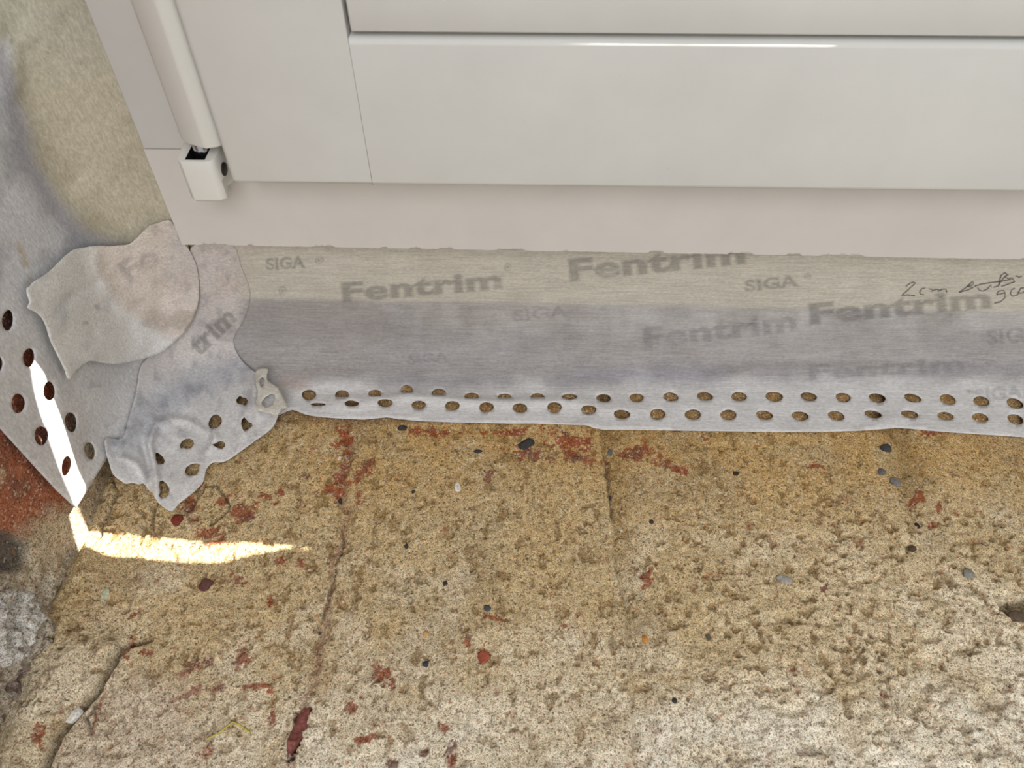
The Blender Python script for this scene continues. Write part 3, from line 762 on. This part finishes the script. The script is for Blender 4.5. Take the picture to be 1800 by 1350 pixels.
def stroke(name, lines, width, parent, offf, mt, k=0.018, lift=0.0003):
    V = []; Fc = []
    for ln in lines:
        ln = densify(ln, 3, False)+[ln[-1]]
        for i, (x, y) in enumerate(ln):
            x1, y1 = ln[max(0, i-1)]; x2, y2 = ln[min(len(ln)-1, i+1)]
            L = math.hypot(x2-x1, y2-y1) or 1; nx, ny = -(y2-y1)/L*width/2, (x2-x1)/L*width/2
            b = len(V); V += [(x+nx, y+ny), (x-nx, y-ny)]
            if i: Fc.append((b-2, b-1, b+1, b))
    V = np.array(V); P = to_surface(V[:, 0], V[:, 1], offf(V[:, 0], V[:, 1])+lift, k)
    return link(name, mesh(name, P, Fc), mt, parent, smooth=False)
hw = [[(245, 328), (290, 290), (340, 270), (372, 280), (330, 320), (190, 448), (260, 438), (365, 450)],
      [(500, 348), (450, 358), (425, 405), (440, 432), (485, 438)],
      [(550, 360), (602, 365), (585, 395), (640, 365), (680, 370), (668, 395), (720, 365), (775, 362), (782, 410)],
      [(945, 408), (1040, 340), (1125, 258), (1135, 300), (1050, 330), (1140, 335), (1060, 375), (945, 405)],
      [(1150, 325), (1240, 295), (1380, 275), (1500, 258), (1640, 235)],
      [(1190, 340), (1210, 375), (1260, 388), (1320, 360), (1365, 305), (1370, 340)],
      [(1400, 338), (1470, 318), (1480, 250), (1500, 180), (1550, 145), (1580, 165), (1520, 230), (1470, 300)],
      [(1600, 165), (1560, 200), (1600, 230), (1640, 210), (1680, 265), (1500, 330)],
      [(1690, 185), (1735, 205), (1780, 190)], [(1440, 430), (1470, 390), (1530, 380), (1550, 410), (1440, 440)],
      [(1550, 410), (1550, 480), (1490, 530), (1410, 550)], [(1680, 348), (1640, 370), (1620, 420), (1650, 455), (1710, 445), (1760, 350), (1800, 345)],
      [(1720, 400), (1760, 420), (1830, 390)]]
hw = [[(1560+u*0.13333, 460+v*0.13333) for u, v in l] for l in hw]
hs = stroke('handwritten_note', hw, 2.2, t_main, off_main, M_PENCIL); hs['label'] = 'pencil handwriting'

# --- tape on the left reveal
def off_left(px, py):
    o = 0.0014+0.0005*pn(px, py, 110, 21)+0.0002*pn(px, py, 30, 22)
    o = o+0.0009*sst(0.1, 0.5, pn(px, py, 70, 23))*sst(430, 300, py)
    o = o+ridge(px, py, [(60, 620), (95, 690), (125, 770), (140, 870)], 0.0016, 22)
    return np.maximum(o, 0.0004)
def col_left(px, py):
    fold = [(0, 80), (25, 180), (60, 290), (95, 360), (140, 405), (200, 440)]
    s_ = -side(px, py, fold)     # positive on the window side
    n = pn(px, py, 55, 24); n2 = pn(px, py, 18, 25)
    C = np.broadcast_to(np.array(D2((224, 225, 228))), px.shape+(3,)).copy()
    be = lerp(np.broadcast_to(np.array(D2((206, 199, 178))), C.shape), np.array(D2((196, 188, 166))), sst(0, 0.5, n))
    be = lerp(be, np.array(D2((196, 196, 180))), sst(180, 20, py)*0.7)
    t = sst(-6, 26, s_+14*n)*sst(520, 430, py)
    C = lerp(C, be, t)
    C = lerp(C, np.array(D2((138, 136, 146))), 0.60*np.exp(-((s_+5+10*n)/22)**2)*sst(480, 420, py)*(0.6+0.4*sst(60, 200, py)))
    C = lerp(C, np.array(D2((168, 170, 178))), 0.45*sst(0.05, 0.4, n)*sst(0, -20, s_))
    C = lerp(C, cWhite, 0.8*sst(470, 600, py))
    st = np.exp(-(segd(px, py, [(36, 430), (42, 455), (50, 478), (55, 498)])[0]/5.0)**2)
    C = lerp(C, np.array(D2((188, 164, 118))), 0.75*st*sst(-.4, .2, n2+0.1))
    C = lerp(C, np.array(D2((110, 105, 100))), 0.7*blobs(px, py, [(18, 74, 4, 3, 0), (184, 140, 3, 2, 0)], n2*0.3))
    return C
o1 = [(-80, -90), (195, -90), (214, 60), (262, 220), (318, 400), (345, 470), (335, 560), (300, 640), (250, 715), (188, 806), (134, 893), (100, 862), (0, 752), (-80, 668)]
LH = [(-5, 640, 10, 17, 5), (14, 563, 10.5, 18, 8), (51, 628.5, 10, 17.5, 3), (87, 687.5, 10.5, 17, -6), (125, 742, 11, 17, -6), (158, 792.5, 9, 16, -14),
      (32.5, 709, 12, 18, 4), (73, 766, 12, 17.5, 0), (117, 819, 8.5, 17, 10), (-45, 575, 10, 17, 5), (-25, 500, 10, 17, 5)]
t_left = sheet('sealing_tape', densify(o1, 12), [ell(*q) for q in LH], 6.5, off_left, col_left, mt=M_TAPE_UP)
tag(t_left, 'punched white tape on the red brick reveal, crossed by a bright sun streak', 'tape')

# --- crumpled perforated piece in the corner
def off_cr(px, py):
    o = 0.0026+0.0012*pn(px, py, 60, 31)+0.0004*pn(px, py, 22, 32)
    o = o+ridge(px, py, [(275, 905), (276, 840), (262, 780), (275, 745), (300, 740)], 0.0030, 7)
    o = o-ridge(px, py, [(262, 880), (262, 820), (250, 770)], 0.0022, 7)
    o = o+ridge(px, py, [(410, 700), (430, 720), (427, 745), (428, 775)], 0.0022, 6)
    o = o+ridge(px, py, [(378, 735), (378, 770), (362, 800)], 0.0018, 6)
    o = o+ridge(px, py, [(450, 660), (445, 700), (455, 740)], 0.0028, 7)
    o = o+ridge(px, py, [(290, 735), (330, 740), (390, 775)], 0.0018, 6)
    o = o+0.003*sst(400, 470, px)*sst(640, 680, py)
    o = o+ridge(px, py, [(210, 800), (240, 815), (262, 850)], 0.0014, 6)+ridge(px, py, [(330, 760), (345, 800), (320, 870)], 0.0012, 7)+ridge(px, py, [(200, 790), (225, 760), (250, 745)], 0.0014, 6)
    o = o+0.0012*sst(800, 850, py)
    hi = sst(690, 620, py); o = o*(1-hi)+hi*(0.0020+0.0004*pn(px, py, 40, 33))
    rt = sst(370, 415, px)*sst(640, 610, py); o = o*(1-rt)+rt*(off_main(px, py)+0.0004)
    return np.maximum(o, 0.0008)
def col_cr(px, py):
    n = pn(px, py, 45, 34); n2 = pn(px, py, 14, 35)
    C = np.broadcast_to(cWhite, px.shape+(3,)).copy()
    t = sst(700, 600, py+20*n)
    C = lerp(C, np.array(D2((212, 205, 201))), t)
    C = lerp(C, cPink, 0.6*sst(0.0, 0.4, n)*t)
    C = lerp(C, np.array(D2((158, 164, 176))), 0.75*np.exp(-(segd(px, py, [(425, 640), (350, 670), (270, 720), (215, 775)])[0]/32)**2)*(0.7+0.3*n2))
    C = lerp(C, np.array(D2((150, 150, 158))), 0.4*sst(0.1, 0.5, n2)*sst(560, 480, px))
    C = lerp(C, np.array(D2((166, 162, 160))), 0.5*blobs(px, py, [(395, 580, 26, 20, 30), (350, 600, 14, 12, 0)], n, 0.5))
    C = lerp(C, col_main(px, py)*0.97, 0.85*sst(405, 434, px+8*n)*sst(620, 590, py))
    return C
o2 = [(410, 432), (424, 470), (440, 515), (430, 560), (410, 598), (424, 632), (450, 655), (470, 669), (488, 682), (500, 702), (500, 716), (490, 727), (484, 742),
      (477, 753), (464, 764), (450, 773), (421, 794), (404, 806), (390, 812), (378, 812), (370, 815), (362, 826), (359, 840), (354, 851), (336, 868), (314, 885),
      (302, 898), (290, 893), (280, 884), (272, 875), (268, 867), (262, 862), (257, 853), (250, 849), (244, 851), (232, 848), (222, 850), (213, 845), (204, 838),
      (197, 829), (192, 812), (188, 800), (186, 786), (185, 774), (192, 768), (215, 770), (225, 740), (240, 690), (250, 640), (290, 600), (310, 560), (330, 500), (335, 436), (370, 428)]
def poly(pts): return [(170+u*0.2222, 620+v*0.2222) for u, v in pts]
CH = [ell(378, 741, 11.5, 12.5, 25, wob=0.08),
      poly([(1102, 370), (1118, 350), (1132, 336), (1150, 352), (1180, 358), (1194, 378), (1188, 405), (1172, 418), (1155, 405), (1125, 404), (1105, 395)]),
      poly([(1138, 560), (1142, 530), (1165, 506), (1188, 530), (1200, 548), (1228, 556), (1232, 580), (1205, 598), (1182, 618), (1165, 620), (1148, 596)]),
      poly([(655, 735), (672, 700), (700, 680), (735, 674), (765, 690), (770, 725), (750, 750), (715, 764), (685, 750), (665, 757)]),
      poly([(912, 722), (940, 718), (965, 702), (1000, 700), (1018, 718), (1012, 742), (990, 762), (960, 754), (930, 738)]),
      poly([(466, 800), (478, 786), (500, 800), (525, 825), (538, 858), (528, 880), (485, 884), (470, 850)]),
      poly([(697, 940), (705, 905), (740, 880), (790, 872), (815, 880), (810, 930), (790, 965), (745, 976), (712, 968)]),
      poly([(498, 1020), (520, 1007), (548, 1030), (575, 1075), (572, 1120), (545, 1145), (510, 1155), (490, 1130), (505, 1100), (496, 1060)])]
t_cr = sheet('sealing_tape', densify(smooth_poly(o2, 3), 7), [densify(c, 4) for c in CH], 3.8, off_cr, col_cr, mt=M_TAPE_X)
tag(t_cr, 'crumpled torn end of perforated tape bunched over the sill in the corner', 'tape')
for txt, a, b, cap, mt in (('trim', (348, 628), (418, 560), 34, M_INK), (R, (468, 545), (486, 536), 16, M_INKF)):
    lettering('printed_lettering', txt, a, b, cap, t_cr, off_cr, mt, clip=lambda x, y: x > 425 or y > 640)
# its folded-over end
def off_fl(px, py):
    return off_cr(px, py)+0.0016+0.0020*sst(446, 476, px)*sst(512, 486, px)+0.0008*pn(px, py, 18, 37)
def col_fl(px, py):
    return np.broadcast_to(np.array(D2((214, 210, 200))), px.shape+(3,)).copy()
o3 = poly([(1250, 160), (1272, 128), (1315, 118), (1355, 130), (1345, 170), (1350, 215), (1400, 250), (1432, 272), (1462, 320), (1490, 370), (1510, 415), (1500, 438), (1465, 440), (1440, 480),
           (1400, 490), (1330, 470), (1270, 450), (1262, 380), (1275, 310), (1260, 240)])
fh = [poly([(1288, 235), (1294, 200), (1312, 190), (1328, 215), (1322, 250), (1312, 275), (1298, 270)]), poly([(1302, 385), (1330, 350), (1375, 325), (1408, 325), (1410, 365), (1385, 410), (1345, 432), (1312, 420)])]
fl = sheet('folded_tape_end', densify(smooth_poly(o3, 3), 5), [densify(c, 4) for c in fh], 4, off_fl, col_fl, parent=t_cr, mt=M_TAPE_X)
fl['label'] = 'cream folded-over end of the tape'

# --- lower flap and upper patch in the corner
def off_flap(px, py):
    o = 0.0038+0.0006*pn(px, py, 50, 41)+0.0003*pn(px, py, 18, 42)
    o = o+ridge(px, py, [(195, 690), (235, 698), (280, 688)], 0.0008, 9)
    dive = sst(-22, 10, side(px, py, [(225, 790), (250, 700), (270, 672), (330, 632), (380, 560)])*-1)
    return o*(1-dive)+dive*(np.minimum(off_cr(px, py)-0.0012, o))
def col_flap(px, py):
    n = pn(px, py, 40, 43)
    C = lerp(np.broadcast_to(np.array(D2((231, 231, 230))), px.shape+(3,)), np.array(D2((176, 182, 190))), 0.35*sst(240, 300, px+30*n))  # same tape, base white raised to make up for corner shade
    C = lerp(C, np.array(D2((172, 176, 182))), 0.35*sst(0.05, 0.5, n))
    dive = sst(-30, 12, side(px, py, [(225, 790), (250, 700), (270, 672), (330, 632), (380, 560)])*-1)
    return C*(1-dive[..., None])+col_cr(px, py)*dive[..., None]
o4 = [(119, 655), (108, 668), (110, 682), (117, 694), (121, 706), (127, 709), (133, 706), (149, 725), (160, 742), (171, 760), (187, 770), (202, 775), (212, 777),
      (224, 752), (236, 722), (248, 702), (266, 682), (284, 656), (292, 632), (290, 600), (250, 596), (170, 620)]
o4d = densify(o4, 12)
t_fl = sheet('sealing_tape', densify(smooth_poly(o4, 2), 6, jit=0.5), [], 5.5, off_flap, col_flap, mt=M_TAPE_X)
tag(t_fl, 'smooth white tape flap with torn left edge below the corner patch', 'tape')
def off_patch(px, py):
    lim = sst(250, 320, px)*sst(560, 480, py)
    o = 0.0050+0.0008*pn(px, py, 60, 51)+0.0003*pn(px, py, 20, 52)
    o = o+ridge(px, py, [(85, 560), (130, 518), (175, 496), (250, 486)], -0.0009, 7)
    o = o+ridge(px, py, [(170, 432), (172, 470), (182, 500), (215, 540), (290, 585)], 0.0004, 12)
    o = o+ridge(px, py, [(325, 440), (318, 500), (300, 560)], 0.0010, 10)
    o = o+ridge(px, py, [(240, 440), (243, 500)], 0.0008, 9)
    return np.maximum(o*(1-lim)+lim*(0.0029+0.0004*pn(px, py, 30, 53)), 0.0024)
def col_patch(px, py):
    n = pn(px, py, 40, 54); n2 = pn(px, py, 14, 55)
    C = np.broadcast_to(np.array(D2((232, 231, 228))), px.shape+(3,)).copy()  # paler than the main tape, lightened against the shade of the corner
    t = sst(-10, 12, -side(px, py, [(170, 425), (165, 460), (190, 510), (225, 550), (290, 590), (340, 610)])+5*n2)
    C = lerp(C, np.array(D2((222, 210, 200))), 0.85*t)
    C = lerp(C, np.array(D2((174, 160, 148))), 0.5*sst(0.0, 0.4, n)*t*sst(220, 260, px))
    C = lerp(C, np.array(D2((178, 180, 184))), 0.4*sst(0.1, 0.5, n)*(1-t))
    lim = sst(270, 330, px)*sst(560, 480, py); C = C*(1-lim[..., None])+col_cr(px, py)*lim[..., None]
    C = lerp(C, np.array(D2((150, 150, 152))), 0.5*blobs(px, py, [(171, 540, 6, 4, 0), (150, 567, 5, 4, 0)], n2*0.5))
    return C
o5 = [(303, 392), (298, 388), (291, 388), (276, 393), (263, 397), (250, 409), (233, 426), (222, 431), (213, 431.5), (190, 433), (169, 432), (150, 435), (133, 438), (120, 446),
      (107, 458), (94, 471), (80, 483), (70, 489), (60, 495), (53, 503), (48, 507), (49, 518), (53, 531), (49, 540), (56, 545), (64, 549), (72, 556), (78, 565), (83, 577),
      (87, 591), (92, 604), (98, 616), (106, 633), (115, 651), (118, 661), (124, 667), (134, 655), (155, 635), (175, 637), (200, 640), (225, 637), (252, 631), (278, 622), (301, 607),
      (326, 582), (342, 554), (350, 520), (346, 470), (330, 436), (318, 425), (313, 410)]
o5d = densify(o5, 12)
t_pa = sheet('sealing_tape', densify(smooth_poly(o5, 2), 5, jit=0.5), [], 5, off_patch, col_patch, mt=M_TAPE_X)
tag(t_pa, 'overlapping tape patch with wavy cut top edge beside the lower frame corner', 'tape')
lettering('printed_lettering', 'Fe', (225, 500), (285, 458), 40, t_pa, off_patch, M_INKF, clip=lambda x, y: x > 330 or x < 175)

# ------------------------------------------------------------------ added sun mask: two unseen boards, their gap shaped to pass one blade of sun
PLY = 0.285
def through(pts_, wall):
    out = []
    for x, y in pts_:
        if wall: P = to_surface(np.array([float(x)]), np.array([float(y)]), off_left(np.array([float(x)]), np.array([float(y)])))[0]
        else:
            P = onZ(x, y, ZS); P = onZ(x, y, sill_z(P[0], P[1])*0.5+ZS*0.5)
        Q = P+SV*(PLY-P[1]); out.append((float(Q[0]), float(Q[2])))
    return out
LOWER = through([(44, 618), (70, 646), (90, 668), (110, 692), (126, 730), (138, 772), (146, 820), (150, 868)], True)+through([(158, 934), (200, 938), (250, 943), (300, 948), (350, 953), (400, 956), (450, 956), (500, 958), (556, 964)], False)
UPPER = through([(40, 632), (50, 690), (64, 740), (80, 790), (98, 840), (118, 886)], True)+through([(168, 986), (240, 996), (310, 1003), (380, 1003), (430, 996), (480, 985), (520, 974), (558, 966)], False)
def board(name, chain, z_far, lab):
    c = sorted(chain); e = 0.012 if z_far < 1 else -0.012; c = [(-0.30, c[0][1]+e), (c[0][0]-0.004, c[0][1]+e)]+c+[(c[-1][0]+0.012, c[-1][1]+e), (2.2, c[-1][1]+e)]
    n = len(c); V = []; Fc = []
    y_ = PLY if z_far < 1 else PLY+0.0022
    for yy in (y_, y_+0.0015):
        V += [(x, yy, z) for x, z in c]+[(x, yy, z_far) for x, z in c]
    for i in range(n-1):
        Fc += [(i, i+1, n+i+1, n+i), (2*n+i+1, 2*n+i, 3*n+i, 3*n+i+1), (i+1, i, 2*n+i, 2*n+i+1), (n+i, n+i+1, 3*n+i+1, 3*n+i)]
    Fc += [(0, n, 3*n, 2*n), (n-1, 3*n-1, 4*n-1, 2*n-1)]
    o = link(name, mesh(name, V, Fc), M_SUNMASK, win, smooth=False)
board('sun_mask_board', LOWER, -0.45, '')
board('sun_mask_board', UPPER, 1.5, '')

# ------------------------------------------------------------------ loose and embedded bits on the sill
def stone_mesh(seed, sub=3, flat=0.6, rough=0.22):
    r = np.random.RandomState(seed)
    bm = bmesh.new(); bmesh.ops.create_icosphere(bm, subdivisions=sub, radius=1.0)
    dirs = r.randn(9, 3); dirs /= np.linalg.norm(dirs, axis=1)[:, None]; cut = 0.62+0.3*r.rand(9)
    for v in bm.verts:
        p = np.array(v.co)
        for d_, c_ in zip(dirs, cut):
            q = p@d_
            if q > c_: p = p-d_*(q-c_)*0.9
        p = p*(1+rough*(float(vn(p[0]*1.7+seed, p[1]*1.7+p[2]*1.3, 3))-0.5))
        p[2] *= flat; v.co = p
    me = bpy.data.meshes.new('stone'); bm.to_mesh(me); bm.free(); return me
_mats = {}
def grit_mat(c):
    if c not in _mats:
        m, nt, b = mat('grit_%d' % len(_mats), D2(c), 0.75, spec=0.3)
        n = noise(nt, 900, 4, 0.7); k = mixc(nt, remap(nt, n, 0.35, 0.65, 0, 1), D2(tuple(int(v*0.8) for v in c)), D2(tuple(min(255, int(v*1.12)) for v in c)))
        nt.links.new(k, b.inputs['Base Color']); bump(nt, b, n, 0.5, 0.0004)
        _mats[c] = m
    return _mats[c]
DARKC, WHITEC, ORNG, GREYC, REDC, PURP = (58, 56, 54), (226, 218, 208), (196, 132, 62), (142, 136, 126), (124, 56, 44), (104, 66, 62)
def stone(name, x, y, rx, ry, c, label, cat, seed, rot=0.0, group=None, sink=0.25):
    P = onZ(x, y, ZS+0.0005); s = float(np.linalg.norm(P))/F_PX*1.0
    me = stone_mesh(seed); hx_, hy_ = rx*s, ry*s*1.25
    zz = sill_z(P[0], P[1])
    hh = min(hx_, hy_)*0.75
    me.transform(Matrix.Rotation(math.radians(rot), 4, 'Z')@Matrix.Diagonal((hx_, hy_, hh, 1)))
    o = link(name, me, grit_mat(c), None, smooth=True)
    o.location = (float(P[0]), float(P[1]), zz+hh*0.6*(1-sink)-0.0002)
    tag(o, label, cat, group); return o
ST = [
 ('stone_chip', 925, 783, 15, 9, DARKC, 'black angular chip in the rusty patch right below the tape middle', 'stone', 30),
 ('stone_chip', 707, 752, 9, 5, DARKC, 'small black chip just below the wavy left part of the tape edge', 'stone', 10),
 ('stone_chip', 840, 795, 9, 3.5, DARKC, 'thin flat black flake lying left of the rusty patch', 'stone', -10),
 ('stone_chip', 595, 876, 5, 7, DARKC, 'black square grain beside the upper end of the left brick joint', 'stone', 20),
 ('stone_chip', 727, 865, 4, 3, DARKC, 'tiny black grain left of the white plaster flake', 'stone', 0),
 ('stone_chip', 714, 960, 4, 4, DARKC, 'tiny black grain below and left of the white plaster flake', 'stone', 0),
 ('stone_chip', 783, 1026, 4.5, 4, DARKC, 'tiny dark grain in mid sill, paired with a brown one', 'stone', 0),
 ('stone_chip', 857, 1070, 6, 5, (74, 76, 80), 'bluish dark grain in mid sill above the small red brick spot', 'stone', 30),
 ('stone_chip', 749, 1168, 5, 5, (56, 60, 70), 'blue-black grain left of the small red brick spot', 'stone', 0),
 ('stone_chip', 1073, 793, 5, 6, (96, 104, 106), 'blue-grey grain in the joint just below the tape', 'stone', 0),
 ('stone_chip', 1074, 870, 4, 4, DARKC, 'black grain in the joint at mid-height of the ochre zone', 'stone', 0),
 ('stone_chip', 1145, 917, 5, 3.5, DARKC, 'black grain right of the long brick joint', 'stone', 10),
 ('stone_chip', 1293, 833, 5.5, 4, (52, 42, 36), 'dark brown grain right of the purple stain', 'stone', 0),
 ('stone_chip', 1556, 790, 9, 7, (62, 62, 66), 'dark grey stone in the shaded joint near the right tape edge', 'stone', 0),
 ('stone_chip', 1549, 831, 6, 5, (96, 94, 96), 'grey grain below the dark stone in the right joint', 'stone', 0),
 ('stone_chip', 1573, 849, 8, 7, (120, 116, 112), 'rounded grey pebble lowest in the right joint', 'stone', 0),
 ('stone_chip', 1614, 922, 4.5, 4.5, (54, 38, 34), 'dark reddish grain below the right joint', 'stone', 0),
 ('stone_chip', 1603, 965, 8, 4.5, (76, 60, 48), 'brown elongated chip below the reddish grain on the right', 'stone', 5),
 ('pebble', 1379, 1018, 14, 6, (150, 146, 138), 'flat grey pebble embedded in the pale mortar right of centre', 'pebble', -5),
 ('pebble', 1133, 1122, 6, 6, ORNG, 'small orange pebble right of the long joint', 'pebble', 0),
 ('pebble', 748, 1114, 6, 5, (200, 160, 96), 'pale yellow pebble left of centre in the sill', 'pebble', 0),
 ('pebble', 1244, 1120, 6, 5.5, (98, 92, 74), 'round olive pebble in the whitish mortar', 'pebble', 0),
 ('pebble', 360, 1026, 12, 9, (100, 66, 62), 'purple-brown pebble below the bright sun streak', 'pebble', 15),
 ('pebble', 312, 914, 10, 8, (118, 48, 34), 'dark red pebble under the crumpled tape tip', 'pebble', 0),
 ('pebble', 184, 1044, 6, 9, (186, 190, 166), 'pale greenish pebble below the left end of the sun streak', 'pebble', 0),
 ('pebble', 1186, 1233, 5, 4, (60, 56, 50), 'dark pebble near the bottom, right of the long joint', 'pebble', 0),
 ('pebble', 1792, 1084, 16, 9, (96, 80, 66), 'brown stone in the hollow at the right picture edge', 'pebble', 0),
 ('pebble', 1700, 1010, 9, 7, (132, 130, 122), 'grey pebble in the mortar above the right hollow', 'pebble', 10),
 ('pebble', 92, 1108, 9, 8, (150, 146, 136), 'grey pebble in the crumbling mortar at the wall foot', 'pebble', 0),
 ('pebble', 128, 1256, 14, 10, (214, 212, 204), 'white lump in the crumbling mortar at lower left', 'pebble', 20),
 ('plaster_flake', 804, 858, 6, 9, WHITEC, 'white plaster flake lying alone in the upper middle of the sill', 'flake', 10),
 ('plaster_flake', 596, 804, 3.5, 3.5, (226, 206, 200), 'tiny pinkish white crumb on the rust-red spot under the tape', 'flake', 0),
 ('brick_chip', 850, 1157, 11, 9, (158, 84, 60), 'small square red brick chip set in the mortar', 'brick chip', 5),
]
for i, (nm, x, y, rx, ry, c, lab, cat, rt) in enumerate(ST):
    grp = {'stone_chip': 'dark stone chips in the sill mortar', 'pebble': 'pebbles in the sill mortar', 'plaster_flake': 'white flakes on the sill', 'brick_chip': 'brick chips on the sill'}[nm]
    stone(nm, x, y, rx, ry, c, lab, cat, 100+i*3, rt, grp, sink=0.15 if nm == 'plaster_flake' else 0.45)
# long broken brick splinter in the hollow at the bottom
def splinter():
    pts = [(534, 1242), (548, 1240), (545, 1262), (538, 1290), (520, 1312), (503, 1332), (500, 1318), (508, 1290), (518, 1262)]
    base = [onZ(x, y, ZS+0.0004) for x, y in pts]; c = sum(base)/len(base)
    V = [tuple(b) for b in base]; n = len(V); rr = random.Random(5)
    for b in base:
        q = c+(b-c)*0.72; V.append((q[0]+rr.uniform(-.0005, .0005), q[1]+rr.uniform(-.001, .001), ZS+0.0030+rr.uniform(-.0016, .0010)))
    for b in base: V.append((b[0], b[1], ZS-0.005))
    Fc = [(i, (i+1) % n, n+(i+1) % n, n+i) for i in range(n)]+[tuple(range(n, 2*n))]+[((i+1) % n, i, 2*n+i, 2*n+(i+1) % n) for i in range(n)]+[tuple(range(3*n-1, 2*n-1, -1))]
    me = mesh('brick_chip', V, Fc)
    bm = bmesh.new(); bm.from_mesh(me); bmesh.ops.triangulate(bm, faces=bm.faces)
    bmesh.ops.subdivide_edges(bm, edges=bm.edges, cuts=3, use_grid_fill=True)
    for v in bm.verts:
        v.co += Vector((0, 0, 0.0009*(float(vn(v.co.x*700, v.co.y*700, 4))-0.5)))
        v.co.x += 0.0008*(float(vn(v.co.x*600, v.co.y*600, 8))-0.5)
    bmesh.ops.recalc_face_normals(bm, faces=bm.faces); bm.to_mesh(me); bm.free()
    me.transform(Matrix.Translation((0, 0, -0.0012)))
    o = link('brick_chip', me, grit_mat((128, 76, 68)), None, smooth=False)
    tag(o, 'long dark red brick splinter in the hollow at bottom of the left joint', 'brick chip', 'brick chips on the sill')
splinter()
# straw and fibres
def fibre(name, pts, r0, c, label, cat, lift=0.0012):
    cu = bpy.data.curves.new(name, 'CURVE'); cu.dimensions = '3D'; cu.bevel_depth = r0; cu.bevel_resolution = 2
    sp = cu.splines.new('POLY'); pp = densify(pts, 4, False)+[pts[-1]]; sp.points.add(len(pp)-1)
    for i, (x, y) in enumerate(pp):
        P = onZ(x, y, ZS+lift); z = max(sill_z(P[0], P[1])+r0*1.0, ZS+lift*0.4)
        sp.points[i].co = (float(P[0]), float(P[1]), z, 1); sp.points[i].radius = 1.0 if 0 < i < len(pp)-1 else 0.4
    ob = bpy.data.objects.new('t', cu); COL.objects.link(ob)
    dg = bpy.context.evaluated_depsgraph_get(); dg.update()
    me = bpy.data.meshes.new_from_object(ob.evaluated_get(dg)); bpy.data.objects.remove(ob, do_unlink=True)
    return tag(link(name, me, grit_mat(c)), label, cat, 'stray straws on the sill')
fibre('straw', [(360, 1300), (385, 1286), (408, 1268), (424, 1276), (440, 1287)], 0.00028, (196, 180, 84), 'bent yellow-green straw lying on the lower left of the sill', 'straw')
fibre('straw', [(361, 902), (372, 893), (383, 884)], 0.00014, (214, 198, 156), 'thin pale straw right of the crumpled tape tip', 'straw')
fibre('straw', [(556, 1078), (560, 1090), (563, 1102)], 0.0003, (200, 160, 104), 'short tan straw by the left brick joint', 'straw')
# mortar corner strip below the left tape
for o_ in (t_main, t_left, t_cr, t_fl, t_pa): o_['group'] = 'pieces of sealing tape around the frame'
